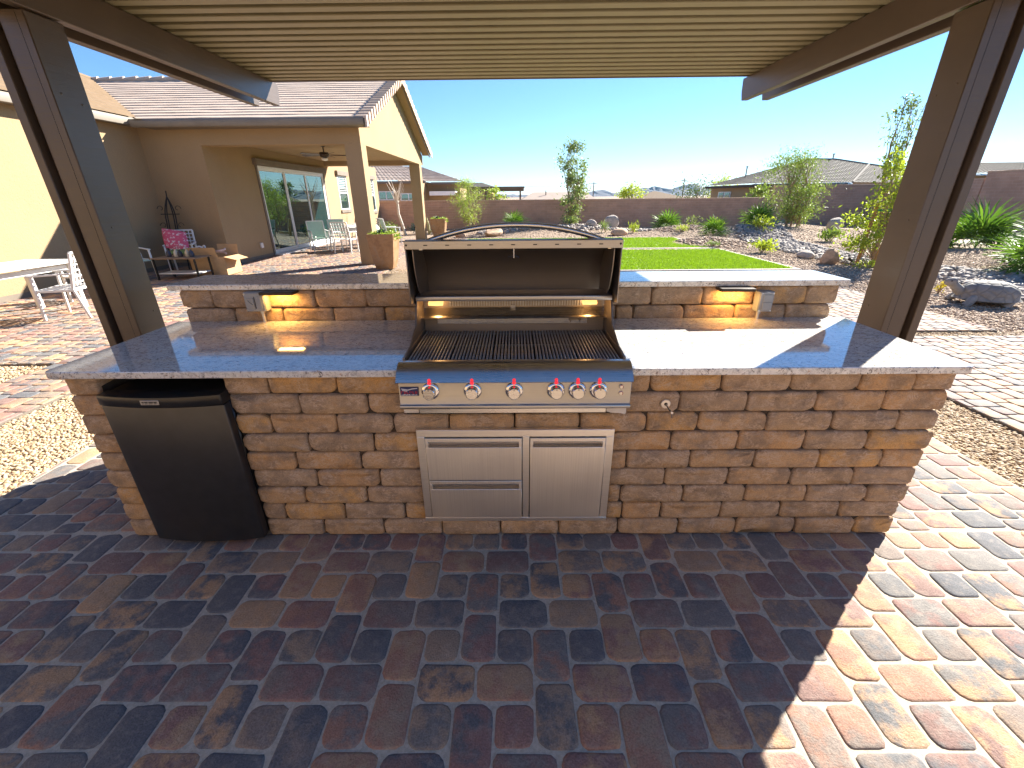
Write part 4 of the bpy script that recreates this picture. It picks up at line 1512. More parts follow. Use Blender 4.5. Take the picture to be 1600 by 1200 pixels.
for (a, b, c, d, yy) in ((-9.4, -8.35, 1.42, 2.0, 31.0), (-7.9, -6.75, 1.35, 1.86, 31.0)):
    wi = MB().bx(a, b, yy-.04, yy-.001, d-.06, d).bx(a, b, yy-.04, yy-.001, c, c+.06).bx(a, a+.06, yy-.04, yy-.001, c+.06, d-.06).bx(b-.06, b, yy-.04, yy-.001, c+.06, d-.06).bx((a+b)/2-.03, (a+b)/2+.03, yy-.04, yy-.001, c+.06, d-.06).build('window', M['white_frame'], nl, smooth=False)
    MB().bx(a+.06, b-.06, yy-.012, yy-.006, c+.06, d-.06).build('pane', M['glass'], wi, smooth=False)
MB().bx(-5.9, -4.1, 31.2, 32.6, 1.9, 1.97).bx(-5.9, -4.1, 31.2, 31.26, 1.70, 1.90).build('awning', M['white_frame'], nl, smooth=False)

pn = thing('neighbour_pergola', 'dark brown shade pergola standing behind the low wall near the middle', 'pergola', (-1.2, 38, 0))
for xx in (-3.0, -2.35, .55):
    MB().bx(xx-.07, xx+.07, 38.0, 38.14, 0, 2.0).build('post', M['wood'], pn, smooth=False)
MB().bx(-4.0, .85, 37.9, 38.2, 2.0, 2.22).build('beam', M['wood'], pn, smooth=False)
MB().bx(-4.2, .9, 37.6, 41, 2.23, 2.36).build('roof', M['wood'], pn, smooth=False)
bn = thing('beige_house', 'plain beige house partly hidden behind the neighbour pergola', 'house', (-3.4, 46, 0))
MB().bx(-8.4, -2.2, 46, 52, 0, 2.5).build('wall', M['stucco'], bn, smooth=False)
MB().add([(-8.8, 45.7, 2.5), (-1.9, 45.7, 2.5), (-3.4, 49, 3.0), (-7.4, 49, 3.0)], [(0, 1, 2, 3)]).add([(-1.9, 45.7, 2.5), (-1.9, 52, 2.5), (-3.4, 49, 3.0)], [(0, 1, 2)]).build('roof', M['tile_grey'], bn, smooth=False)
dh = thing('distant_house', 'distant house with a flat pale brown tiled roof behind the slim tree', 'house', (6, 60, 0))
MB().bx(1.4, 10.6, 60.5, 66, 0, 1.1).build('wall', M['stucco'], dh, smooth=False)
MB().add([(.9, 60, 1.15), (11.0, 60, 1.15), (10.0, 64, 2.15), (2.7, 64, 2.15)], [(0, 1, 2, 3)]).add([(11.0, 60, 1.15), (11.0, 68, 1.15), (10.0, 64, 2.15)], [(0, 1, 2)]).add([(.9, 60, 1.15), (2.7, 64, 2.15), (.9, 68, 1.15)], [(0, 1, 2)]).build('roof', mat_roof('pale_far_tile', [(.30, .235, .19), (.38, .31, .26)], 1.2), dh, smooth=False)
MB().bx(4.3, 4.42, 62.4, 62.52, 1.7, 2.35).build('vent_pipe', M['trim'], dh, smooth=False)
dh2 = thing('distant_house', 'small low gabled roof just above the wall left of the palm trees', 'house', (24, 70, 0))
MB().bx(18.5, 25.5, 70, 76, 0, 1.2).build('wall', M['stucco'], dh2, smooth=False)
MB().add([(18.0, 69.6, 1.2), (26.4, 69.6, 1.2), (22.6, 73, 2.2), (22.0, 73, 2.2)], [(0, 1, 2, 3)]).build('roof', M['tile_side'], dh2, smooth=False)

nr = thing('grey_roof_house', 'long low house with a wide grey tile hip roof beyond the right wall', 'house', (24, 36, 0))
MB().bx(20.4, 36.0, 36.6, 40.5, 0, 2.2).build('wall', M['stucco'], nr, smooth=False)
tg = M['tile_grey']
A_, B_, R1, R2, V_, F_, H2, E_, T_ = (18.1, 43, 2.33), (19.9, 36, 2.36), (27.1, 43, 4.5), (29.7, 43, 4.45), (24.3, 36, 2.34), (26.5, 35.5, 2.36), (31.4, 41, 3.9), (36.2, 35.5, 2.2), (37.8, 41, 3.05)
tile_plane('roof_tiles', A_, B_, R1, R1, 16, 18, .025, tg, nr)
tile_plane('roof_tiles', B_, V_, R2, R1, 22, 18, .025, tg, nr)
tile_plane('roof_tiles', V_, F_, H2, R2, 12, 16, .025, tg, nr)
tile_plane('roof_tiles', F_, E_, T_, H2, 30, 14, .025, tg, nr)
M['rc'] = mat_roof('pale_ridge_tile', [(.16, .14, .125), (.22, .20, .18)], 2)
for a, b in ((B_, R1), (F_, H2), (R1, R2), (R2, H2), (H2, T_)):
    MB().tube([tuple(np.array(a)+(0, 0, .04)), tuple(np.array(b)+(0, 0, .04))], .08, 6).build('ridge_cap', M['rc'], nr)
MB().bx(19.9, 26.5, 36.02, 36.12, 2.12, 2.33).bx(26.5, 36.2, 35.52, 35.62, 2.06, 2.24).build('fascia', M['bronze'], nr, smooth=False)
MB().bar((18.1, 43, 2.2), (19.9, 36.1, 2.24), .1, .2).build('fascia', M['bronze'], nr, smooth=False)
for xx, yy, zz in ((21.2, 42, 3.75), (26.9, 43.2, 4.85), (29.6, 43.3, 4.8)):
    MB().tube([(xx, yy, zz-1.0), (xx, yy, zz+.12)], .05, 6).tube([(xx, yy, zz+.1), (xx, yy, zz+.18)], .09, 6).build('vent_pipe', M['trim'], nr)
MB().prism([(20.39, 36.7), (20.39, 44), (18.7, 43)], 'z', 0, 2.25).build('wall', M['stucco'], nr, smooth=False)
wi = MB().bar((19.35, 40.32, 1.35), (18.95, 41.9, 1.35), .06, .95).build('window', M['white_frame'], nr, smooth=False)
MB().bar((19.30, 40.38, 1.35), (19.16, 40.98, 1.35), .10, .80).bar((19.10, 41.15, 1.35), (18.96, 41.75, 1.35), .10, .80).build('pane', M['glass'], wi, smooth=False)
nr2 = thing('far_right_house', 'house roof showing above the tall right wall beyond the right post', 'house', (38, 34, 0))
MB().bx(34.0, 46, 36, 46, 0, 2.8).build('wall', M['stucco'], nr2, smooth=False)
tile_plane('roof_tiles', (34.2, 34, 2.85), (46, 34, 2.85), (44, 37, 3.75), (36, 37, 3.75), 34, 10, .025, tg, nr2)

# ------------------------------------------------------------------ utility poles and wires
for (xx, hh_) in ((-13.6, 4.9), (20.5, 5.0), (43.6, 5.6)):
    t = thing('utility_pole', {-13.6: 'thin utility pole beside the neighbour pergola', 20.5: 'thin utility pole right of the slim tree', 43.6: 'thin utility pole in front of the mountains'}[xx], 'utility pole', (xx, 120, 0), group='utility poles on the horizon')
    MB().tube([(xx, 120, -.2), (xx, 120, hh_)], [.16, .10], 6).build('pole', M['trim'], t)
    MB().bx(xx-.8, xx+.8, 119.9, 120.02, hh_-.55, hh_-.42).build('crossarm', M['trim'], t, smooth=False)
for k in range(2):
    wp = []
    for a, b, za, zb in ((-60, -13.6, 4.6, 4.4), (-13.6, 20.5, 4.4, 4.5), (20.5, 43.6, 4.5, 5.1)):
        for s in np.linspace(0, 1, 8):
            wp.append((a+(b-a)*s, 119.95, za+(zb-za)*s-.6*k-.5*4*s*(1-s)))
    tag(MB().tube(wp, .02, 4).build('power_line', M['bronze'], smooth=False), 'upper thin power line strung between the poles' if k == 0 else 'lower thin power line strung between the poles', 'wire')

# ------------------------------------------------------------------ furniture
WM = M['white_metal']


def make_lattice_chair(label, group, loc, rz, back='lattice', seat='lattice'):
    """white metal armchair facing local -y"""
    t = thing('patio_chair', label, 'chair', loc, rz, group)
    for sx in (-1, 1):
        MB().bar((sx*.26, -.24, 0), (sx*.26, -.20, .60), .035, .03, (0, 1, 0)).build('leg', WM, t, bevel=.004, local=True)
        MB().bar((sx*.26, .30, 0), (sx*.25, .22, .42), .035, .03, (0, 1, 0)).bar((sx*.25, .22, .42), (sx*.25, .34, .90), .035, .03, (0, 1, 0)).build('leg', WM, t, bevel=.004, local=True)
        MB().bar((sx*.265, -.24, .61), (sx*.26, .27, .63), .045, .022).build('armrest', WM, t, bevel=.004, local=True)
        MB().bar((sx*.26, -.22, .40), (sx*.25, .23, .40), .025, .03).build('side_rail', WM, t, bevel=.003, local=True)
    s = MB().bar((-.26, -.22, .40), (.26, -.22, .40), .03, .03).bar((-.25, .22, .40), (.25, .22, .40), .03, .03)
    if seat == 'lattice':
        for i in range(6):
            s.bar((-.24, -.17+i*.066, .405), (.24, -.17+i*.066, .405), .03, .012)
        for i in range(6):
            s.bar((-.20+i*.08, -.2, .413), (-.20+i*.08, .2, .413), .014, .01)
    else:
        s.add([(-.24, -.2, .41), (.24, -.2, .41), (.24, .2, .39), (-.24, .2, .39)], [(0, 1, 2, 3)])
    s.build('seat', WM if seat == 'lattice' else M['mint'], t, bevel=.003 if seat == 'lattice' else 0, local=True)
    b = MB()

    def bp_(u, v):
        return (u, .22+(v-.42)*.25, v)
    b.bar(bp_(-.25, .90), bp_(.25, .90), .03, .03)
    if back == 'lattice':
        for i in range(5):
            b.bar(bp_(-.24, .50+.08*i), bp_(.24, .50+.08*i), .016, .02)
        for i in range(5):
            b.bar(bp_(-.17+.085*i, .45), bp_(-.17+.085*i, .89), .016, .018, (0, 1, 0))
        b.build('backrest', WM, t, bevel=.002, local=True)
    else:
        b.build('back_rail', WM, t, bevel=.003, local=True)
        q = MB()
        vs = []
        for k in range(7):
            v = .44+k*.075
            for u in np.linspace(-.235, .235, 7):
                p = bp_(u, v)
                vs.append((p[0], p[1]+.03*math.cos(u*5)*math.sin(k/6*math.pi), p[2]))
        q.add(vs, [(a*7+c, a*7+c+1, (a+1)*7+c+1, (a+1)*7+c) for a in range(6) for c in range(6)])
        q.build('sling_back', M['mint'], t, local=True)
    return t


# dining table by the wing wall
tb = thing('dining_table', 'long white outdoor dining table beside the sunlit left wall', 'table', (-7.2, 4.2, 0))
mb = MB()
for i in range(9):
    x0 = -7.62+i*.107
    mb.bx(x0, x0+.10, 2.7, 5.25, .70, .722)
mb.build('tabletop', WM, tb, bevel=.004)
for xx, yy in ((-7.5, 2.85), (-6.8, 2.85), (-7.5, 5.05), (-6.8, 5.05)):
    MB().bx(xx-.035, xx+.035, yy-.035, yy+.035, 0, .699).build('leg', WM, tb, bevel=.006)
MB().bx(-7.5, -6.8, 5.02, 5.06, .60, .67).bx(-7.5, -6.8, 2.84, 2.88, .60, .67).bx(-7.52, -7.48, 2.9, 5.0, .60, .67).bx(-6.82, -6.78, 2.9, 5.0, .60, .67).build('apron', WM, tb, bevel=.003)
make_lattice_chair('white lattice armchair pulled out at the near side of the white dining table', 'white metal chairs', (-6.45, 4.55, 0), math.radians(-75))
make_lattice_chair('white lattice armchair at the far end of the white dining table', 'white metal chairs', (-7.2, 5.75, 0), math.radians(10))
mc = make_lattice_chair('pale armchair with a mint sling seat standing alone against the shaded wing wall', 'white metal chairs', (-7.95, 7.55, 0), math.radians(60), 'sling', 'sling')
pk = make_lattice_chair('white armchair holding a pink patterned pillow and a green cushion by the trellis', 'white metal chairs', (-7.75, 8.75, 0), math.radians(25))
make_lattice_chair('mint sling armchair nearest the glass sliding door', 'white metal chairs', (-6.2, 12.75, 0), math.radians(35), 'sling', 'sling')
make_lattice_chair('mint sling armchair behind the nearest one in front of the glass door', 'white metal chairs', (-5.95, 13.75, 0), math.radians(30), 'sling', 'sling')
make_lattice_chair('white lattice back chair at the porch table beside the near column', 'white metal chairs', (-5.2, 12.3, 0), math.radians(175))
make_lattice_chair('white lattice chair at the far side of the porch table', 'white metal chairs', (-5.0, 14.1, 0), math.radians(-10))
make_lattice_chair('mint sling chair turned away between the two porch columns', 'white metal chairs', (-4.3, 14.4, 0), math.radians(120), 'sling', 'sling')
pt = thing('porch_table', 'white round table with a rumpled pale cover on the porch', 'table', (-5.0, 13.2, 0))
MB().lathe([(.50, .68), (.52, .69), (.52, .71), (0, .71)], (-5.0, 13.2, 0), (0, 0, 1), 24).build('tabletop', WM, pt)
for a in range(4):
    MB().tube([(-5.0+.35*math.cos(a*1.57+.4), 13.2+.35*math.sin(a*1.57+.4), 0), (-5.0+.25*math.cos(a*1.57+.4), 13.2+.25*math.sin(a*1.57+.4), .68)], .018, 6).build('leg', WM, pt)
cvv = []
for j in range(9):
    for i in range(24):
        a = i/24*2*math.pi
        r_ = .62*j/8
        cvv.append((-5.0+r_*math.cos(a), 13.2+r_*math.sin(a), .73+.10*math.exp(-(r_/.3)**2)+.025*math.sin(a*5+j)-(.12 if j == 8 else 0)))
cvo = MB().add(cvv, [(j*24+i, j*24+(i+1) % 24, (j+1)*24+(i+1) % 24, (j+1)*24+i) for j in range(8) for i in range(24)]).build('cloth', plain('pale_cover', (.62, .60, .54), .9, 0, .1, 12), smooth=True)
tag(cvo, 'rumpled pale cloth cover lying over the round porch table', 'cloth')

# coffee table with things on it
ct = thing('coffee_table', 'low wood topped coffee table with a shelf beside the cardboard box', 'table', (-7.05, 7.75, 0))
mb = MB()
wd_ = plain('weathered_teak', (.26, .17, .10), .75, 0, .2, 18, .3, .2)
for i in range(6):
    mb.bx(-7.52+i*.16, -7.52+i*.16+.152, 7.45, 8.0, .43, .45)
mb.build('tabletop', wd_, ct, bevel=.003)
for xx, yy in ((-7.48, 7.5), (-6.62, 7.5), (-7.48, 7.95), (-6.62, 7.95)):
    MB().bx(xx-.015, xx+.015, yy-.015, yy+.015, 0, .429).build('leg', M['iron'], ct)
MB().bx(-7.47, -6.63, 7.52, 7.93, .12, .14).build('shelf', WM, ct, bevel=.003)
for i, (cx_, col) in enumerate(((-7.28, (.03, .03, .05)), (-7.16, (.55, .5, .4)), (-7.04, (.02, .02, .03)), (-6.92, (.5, .42, .3)), (-6.80, (.03, .035, .06)))):
    o = MB().lathe([(.045, .451), (.05, .50), (.042, .55), (.02, .575), (.02, .60), (0, .60)], (cx_, 7.72+.05*(i % 2), 0), (0, 0, 1), 12).build('jar', plain('jar_%d' % i, col, .35))
    tag(o, ['dark jar at the left end of the row on the coffee table', 'second jar from the left on the coffee table, cream coloured', 'dark jar in the middle of the row on the coffee table', 'tan jar second from the right on the coffee table', 'navy jar nearest the cardboard box on the coffee table'][i], 'jar', 'jars on the coffee table')

# pillow and cushion on the chair


def pillow_mesh(c, ax, ay, th, name, m):
    c, ax, ay = (np.array(q, float) for q in (c, ax, ay))
    nz = np.cross(ax, ay)
    nz /= np.linalg.norm(nz)
    vs, fs = [], []
    n_ = 9
    for s in (1, -1):
        for j in range(n_):
            for i in range(n_):
                u, v = i/(n_-1)*2-1, j/(n_-1)*2-1
                h = th*max(0, (1-u**4)*(1-v**4))**.6
                vs.append(c+ax*u*(1-.05*v*v)+ay*v*(1-.05*u*u)+nz*h*s)
    for s in range(2):
        for j in range(n_-1):
            for i in range(n_-1):
                a = s*n_*n_+j*n_+i
                q = (a, a+1, a+n_+1, a+n_)
                fs.append(q if s == 0 else q[::-1])
    return MB().add(vs, fs).build(name, m)


g = G('pink_floral_fabric')
vv = g.voro(g.coord(), 11)
cc = g.mix(g.range(vv, .18, .30), (.72, .55, .55), (.62, .10, .17))
cc = g.mix(g.range(g.noise(g.coord(), 16, 3), .56, .62), cc, (.70, .62, .60))
g.fin(cc, .9)
o = pillow_mesh((-7.72, 8.62, .72), (.24, .05, -.05), (-.07, .12, .21), .07, 'pillow', g.m)
tag(o, 'pink patterned pillow leaning on the white chair by the trellis', 'pillow')
o = pillow_mesh((-7.55, 8.50, .475), (.27, .05, 0), (-.06, .26, .02), .05, 'cushion', plain('green_cushion', (.17, .24, .07), .9))
tag(o, 'green seat cushion under the pink pillow', 'cushion')

# cardboard box
bx_ = thing('cardboard_box', 'open brown cardboard box with its flaps up on the terrace', 'box', (-6.75, 8.35, 0))
b = MB()
x0, x1, y0, y1 = -7.12, -6.35, 8.05, 8.6
b.bx(x0, x1, y0, y0+.008, 0, .40).bx(x0, x1, y1-.008, y1, 0, .40).bx(x0, x0+.008, y0+.008, y1-.008, 0, .40).bx(x1-.008, x1, y0+.008, y1-.008, 0, .40).bx(x0, x1, y0, y1, .002, .01)
b.build('carton', M['cardboard'], bx_, smooth=False)
MB().add([(x0, y0, .40), (x1-.12, y0, .40), (x1-.14, y0-.03, .60), (x0+.02, y0-.03, .60)], [(0, 1, 2, 3)]).build('flap', M['cardboard'], bx_, smooth=False)
MB().add([(x0+.3, y1, .40), (x1, y1, .40), (x1, y1+.04, .62), (x0+.3, y1+.04, .62)], [(0, 1, 2, 3)]).build('flap', M['cardboard'], bx_, smooth=False)
MB().add([(x1, y0, .40), (x1, y1, .40), (x1+.24, y1-.05, .33), (x1+.24, y0+.04, .33)], [(0, 1, 2, 3)]).build('flap', M['cardboard'], bx_, smooth=False)
o = MB().tube([(-7.0+.11*math.cos(t), 8.3+.1*math.sin(t), .50+.11*math.sin(t*1.5)) for t in np.linspace(0, 9, 40)], .018, 6).build('wire_ornament', WM)
tag(o, 'white curled wire ornament sticking out of the cardboard box', 'ornament')
o = MB().tube([(-6.55+.10*math.cos(t), 8.3+.09*math.sin(t), .44+.03*t*.5) for t in np.linspace(0, 7, 30)], .02, 6).build('garden_hose', plain('pale_hose', (.6, .45, .40), .6))
tag(o, 'coiled pale hose at the right end of the cardboard box', 'hose')

# black obelisk trellis leaning in the corner
tr = thing('obelisk_trellis', 'black wrought iron garden trellis with scrolls leaning in the house corner', 'trellis', (-8.15, 9.3, 0))


def TP(u, v):
    """trellis plane, leaning on the wall, v = height along it, u across"""
    return (-8.10+u-.05*v, 9.0+.22*v, v*.975)


L_ = MB()
for sx in (-1, 1):
    for off in (0, .06):
        pts = [TP(sx*(.27-off), v) for v in (0, .3, .62)]
        L_.tube(pts, .012, 6)
        pts = [TP(sx*(.12-off*.8)*(1-max(0, (v-1.25)/.42)**1.6), v) for v in np.linspace(.62, 1.67, 12)]
        L_.tube(pts, .012, 6)
    L_.tube([TP(sx*.27, .62), TP(0, .62)], .012, 6)
L_.tube([TP(0, 1.62), TP(0, 1.80)], .012, 6)
L_.build('frame', M['iron'], tr)
for v in (.9, 1.28):
    MB().tube([TP(-.22, v), TP(.22, v)], .011, 6).build('crossbar', M['iron'], tr)
for v in (.62, .95, 1.33):
    for sx in (-1, 1):
        pts = []
        for t in np.linspace(0, 4.6, 16):
            r_ = .085*(1-t/6.2)
            pts.append(TP(sx*(.20+r_*math.cos(t)), v+.07+r_*math.sin(t)))
        MB().tube(pts, .006, 5).build('scroll', M['iron'], tr)

# ------------------------------------------------------------------ tapered planters


def mat_planter():
    g = G('rust_glazed_planter')
    c = g.ramp(g.noise(g.pos(), 5, 5, .65, .5), [(.3, (.20, .10, .045)), (.5, (.30, .165, .075)), (.72, (.27, .19, .13))])
    c = g.mix(g.range(g.noise(g.mapping(g.pos(), (1, 1, 4)), 9, 4), .58, .7, 0, .5), c, (.14, .09, .06))
    return g.fin(c, .5)


M['planter'] = mat_planter()
M['succ'] = mat_leaf('blue_green_succulent', (.05, .085, .075), (.12, .17, .14), .5, .1)
M['trail'] = mat_leaf('yellow_green_trailing_plant', (.16, .26, .03), (.34, .42, .06), .5, .3)


def leaf_quads(cs, size, r, updir=None, asp=.42, spread=1.0):
    """diamond leaves at points; returns V,F"""
    cs = np.asarray(cs, float)
    n = len(cs)
    d = r.normal(0, 1, (n, 3))
    if updir is not None:
        d = d*spread+np.asarray(updir)
    d /= np.linalg.norm(d, axis=1)[:, None]
    e = np.cross(d, r.normal(0, 1, (n, 3)))
    e /= (np.linalg.norm(e, axis=1)[:, None]+1e-9)
    s = size*r.uniform(.6, 1.3, n)[:, None]
    V = np.stack([cs-d*s*.5, cs+e*s*asp*.5, cs+d*s*.5, cs-e*s*asp*.5], 1).reshape(-1, 3)
    return V, np.arange(4*n).reshape(-1, 4)


def add_leaves(name, cs, size, m, parent, seed, **kw):
    V, F = leaf_quads(cs, size, np.random.default_rng(seed), **kw)
    return link_mesh(name, np_mesh(name, V-np.array(wloc(parent)), F), parent, m=m)


def planter(label, x, y, ht, wt, wb):
    t = thing('planter', label, 'planter', (x, y, 0), group='tall rusty planters')
    pr = []
    n_ = 9
    vs, fs = [], []
    for k in range(n_):
        s = k/(n_-1)
        h = wb/2+(wt/2-wb/2)*(s**.62)
        vs += [(x-h, y-h, s*ht), (x+h, y-h, s*ht), (x+h, y+h, s*ht), (x-h, y+h, s*ht)]
    for (h, z) in ((wt/2-.035, ht), (wt/2-.035, ht-.06)):
        vs += [(x-h, y-h, z), (x+h, y-h, z), (x+h, y+h, z), (x-h, y+h, z)]
    m_ = n_+2
    for k in range(m_-1):
        fs += [(k*4+i, k*4+(i+1) % 4, (k+1)*4+(i+1) % 4, (k+1)*4+i) for i in range(4)]
    fs += [(3, 2, 1, 0), tuple((m_-1)*4+i for i in range(4))]
    MB().add(vs, fs).build('pot', M['planter'], t, bevel=.006, ang=35)
    r = np.random.default_rng(int(x*100) % 97)
    # agave-like rosette
    V, F = [], []
    for k in range(34):
        a = k*2.4
        el = .25+1.15*k/34
        L = .20*(1-.35*k/34)
        d = np.array([math.cos(a)*math.cos(el), math.sin(a)*math.cos(el), math.sin(el)])
        s = np.array([-math.sin(a), math.cos(a), 0])*.03
        u = np.cross(d, s)*.25
        c = np.array([x-.04, y, ht-.03])
        b = len(V)
        V += [c+d*.02-s*.6, c+d*.02+s*.6, c+d*L*.55+s, c+d*L*.55-s, c+d*L, c+d*L*.55-u-d*.01]
        F += [(b, b+1, b+2, b+3), (b+3, b+2, b+4, b+4)]
    V = np.array(V)-np.array(wloc(t))
    me = bpy.data.meshes.new('succulent')
    me.from_pydata(V.tolist(), [], [tuple(dict.fromkeys(f)) for f in F])
    link_mesh('succulent', me, t, m=M['succ'])
    cs = []
    for k in range(420):
        u, v = r.uniform(-.5, .5, 2)*wt*.98
        cs.append((x+u, y+v, ht-.03+abs(r.normal(0, .035))))
    for k in range(90):
        cs.append((x+wt*.5+abs(r.normal(0, .03)), y+r.uniform(-.5, .5)*wt, ht-.01-abs(r.normal(0, .06))))
    add_leaves('trailing_leaves', cs, .05, M['trail'], t, 5, asp=.6)


planter('tall tapered rust planter with succulents beside the near porch column', -3.05, 8.95, .80, .62, .37)
planter('tall tapered rust planter with trailing green plants beside the far porch column', -3.05, 17.0, .78, .62, .36)

# clay figure by the far house wall
cfg = thing('clay_sculpture', 'reddish clay stacked sculpture standing at the house wall behind the near column', 'sculpture', (-6.75, 19.6, 0))
clay = plain('terracotta', (.36, .17, .10), .85, 0, .15, 12)
MB().lathe([(.16, 0), (.18, .2), (.12, .45), (.15, .62), (.10, .8)], (-6.75, 19.6, 0), (0, 0, 1), 14).build('body', clay, cfg)
MB().ball((-6.75, 19.6, .95), (.15, .14, .17), 12, 8).build('head', clay, cfg)
for s_ in (-1, 1):
    MB().tube([(-6.75+s_*.12, 19.6, .75), (-6.75+s_*.26, 19.52, .6), (-6.75+s_*.16, 19.45, .42)], .045, 6).build('arm', clay, cfg)

# ------------------------------------------------------------------ trees and shrubs
M['leaf_olive'] = mat_leaf('olive_leaf', (.12, .16, .055), (.30, .36, .14), .5, .3)
M['leaf_willow'] = mat_leaf('willow_leaf', (.20, .26, .05), (.44, .50, .13), .5, .4)
M['leaf_bright'] = mat_leaf('bright_yellow_green_leaf', (.21, .27, .03), (.50, .52, .08), .5, .42)
M['leaf_fresh'] = mat_leaf('fresh_green_leaf', (.13, .20, .04), (.34, .40, .10), .55, .28)
M['leaf_dark'] = mat_leaf('dark_green_leaf', (.05, .085, .03), (.14, .19, .06), .5, .25)
M['palm'] = mat_leaf('fan_palm_leaf', (.06, .13, .025), (.20, .32, .05), .6, .28)
M['yucca'] = mat_leaf('yucca_leaf', (.06, .13, .02), (.20, .29, .05), .45, .28)


def tree(name, label, x, y, ht, stems, prof, nblob, nleaf, leaf, m, seed, group=None, blob=.22, asp=.35, droop=0.0, tm=None, cat='tree'):
    r = np.random.default_rng(seed)
    z0 = gh(x, y)
    t = thing(name, label, cat, (x, y, z0), group=group)
    paths = []
    for (dx, dy, lx, ly, rad, top) in stems:
        pts = []
        for k in range(9):
            s = k/8
            pts.append((x+dx+lx*s**1.3+r.normal(0, .02)*s*ht*.4, y+dy+ly*s**1.3+r.normal(0, .02)*s*ht*.4, z0-.05+s*ht*top))
        paths.append((np.array(pts), rad))
        MB().tube(pts, [rad*(1-.75*k/8) for k in range(9)], 7).build('trunk', tm or M['trunk'], t)
    cs, bw = [], MB()
    zs = [p[0] for p in prof]
    for i in range(nblob):
        zf = r.uniform(zs[0], zs[-1])
        R_ = np.interp(zf, zs, [p[1] for p in prof])
        cx = np.interp(zf, zs, [p[2] if len(p) > 2 else 0 for p in prof])
        a = r.uniform(0, 2*math.pi)
        q = R_*math.sqrt(r.uniform(.02, 1))
        c = np.array([x+cx+q*math.cos(a), y+q*math.sin(a), z0+zf*ht])
        pth, rad = paths[r.integers(len(paths))]
        hs_ = max(.08, zf-.10-.25*q/(R_+.01))
        k = min(8, max(0, hs_*8))
        k0 = int(k)
        p0 = pth[k0]+(pth[min(8, k0+1)]-pth[k0])*(k-k0) if k0 < 8 else pth[8]
        p0 = np.array(p0)
        midp = (p0+c)/2+np.array([0, 0, .05*ht*.3])
        bw.tube([p0, midp, c], [rad*.33, rad*.22, .004], 5, cap=False)
        nn_ = int(nleaf/nblob*r.uniform(.5, 1.5))
        e = r.normal(0, 1, (nn_, 3))*np.array([blob, blob, blob*.8])*r.uniform(.6, 1.25)
        if droop:
            e[:, 2] -= np.abs(r.normal(0, droop, nn_))
        cs.append(c+e)
    bw.build('branches', tm or M['trunk'], t)
    cs = np.vstack(cs)
    add_leaves('crown', cs, leaf, m, t, seed+1, asp=asp, updir=(0, 0, -.9 if droop else .1))
    return t


tree('willow_acacia', 'light green feathery tree with several thin stems behind the far planter', -2.3, 21.6, 2.45, [(-.18, 0, -.1, 0, .035, .8), (.02, .05, .1, 0, .035, .9), (.28, 0, .2, 0, .03, .75)],
     [(.25, .35), (.4, .70), (.6, .75), (.8, .55), (.97, .25)], 46, 4200, .10, M['leaf_willow'], 3, blob=.17, asp=.22, droop=.10)
tree('young_tree', 'tall slim olive green tree with a narrow crown in front of the wall', 2.95, 21.9, 3.75, [(-.15, 0, -.15, 0, .045, .9), (.22, 0, .18, 0, .035, .62)],
     [(.10, .35, -.1), (.2, .30, 0), (.4, .55, .05), (.6, .62, .1), (.75, .75, -.05), (.88, .60, -.2), (1.0, .35, -.05)], 52, 2900, .13, M['leaf_olive'], 9, blob=.17, asp=.45)
tree('acacia_tree', 'wide feathery green tree on a mound in front of the wall step', 12.4, 19.0, 3.05, [(-.1, 0, -.4, 0, .06, .8), (.15, .1, .3, 0, .05, .85), (.3, -.1, .6, 0, .045, .7)],
     [(.18, .45, .1), (.32, 1.0, .1), (.5, 1.15, .0), (.7, 1.10, -.25), (.85, .85, -.45), (.99, .45, -.35)], 95, 8200, .12, M['leaf_fresh'], 15, blob=.24, asp=.24, droop=.12)
tree('staked_tree', 'yellow green young tree tied to two orange stakes beside the right post', 8.62, 9.0, 2.45, [(0, 0, .1, 0, .035, .98), (.03, .02, -.25, .1, .02, .8)],
     [(.16, .42, -.3), (.26, .55, -.25), (.42, .62, -.05), (.6, .50, .05), (.8, .42, .05), (.98, .28, .05)], 62, 3600, .085, M['leaf_bright'], 22, blob=.12, asp=.5)
tree('sapling', 'tall sparse sapling with small blue green leaves rising above the staked tree', 9.0, 9.9, 3.65, [(0, 0, -.10, 0, .028, 1.0), (.05, 0, .38, 0, .02, .98)],
     [(.62, .20, 0), (.78, .26, .08), (.9, .30, .12), (1.0, .22, .15)], 34, 620, .075, M['leaf_olive'], 31, blob=.085, asp=.5)
for k, (x0, x1, y0) in enumerate(((8.30, 8.42, 9.05), (8.42, 8.72, 8.72))):
    o = MB().tube([(x0, y0, -.05), (x1, y0+.05, 1.35)], [.038, .034], 8).build('tree_stake', M['stake'])
    tag(o, ['left orange wooden stake of the young tree', 'right orange wooden stake of the young tree'][k], 'stake', 'tree stakes')
o = MB().tube([(8.42, 9.1, 1.2), (8.6, 9.0, 1.22), (8.68, 8.78, 1.2), (8.6, 8.95, 1.18), (8.42, 9.1, 1.19)], .012, 5).build('tree_tie', plain('green_tie', (.05, .30, .15), .6))
tag(o, 'green tie holding the young tree between its stakes', 'tie')
wt_ = thing('bare_tree', 'slender leafless whitish trunk standing in front of the wall left of the far column', 'tree', (-5.25, 19.6, 0))
MB().tube([(-5.05, 19.5, -.05), (-5.15, 19.5, .4), (-5.28, 19.5, .9), (-5.27, 19.5, 1.4), (-5.32, 19.5, 1.75)], [.07, .06, .055, .05, .045], 8).build('trunk', M['white_trunk'], wt_)
bw = MB()
rr = np.random.default_rng(4)
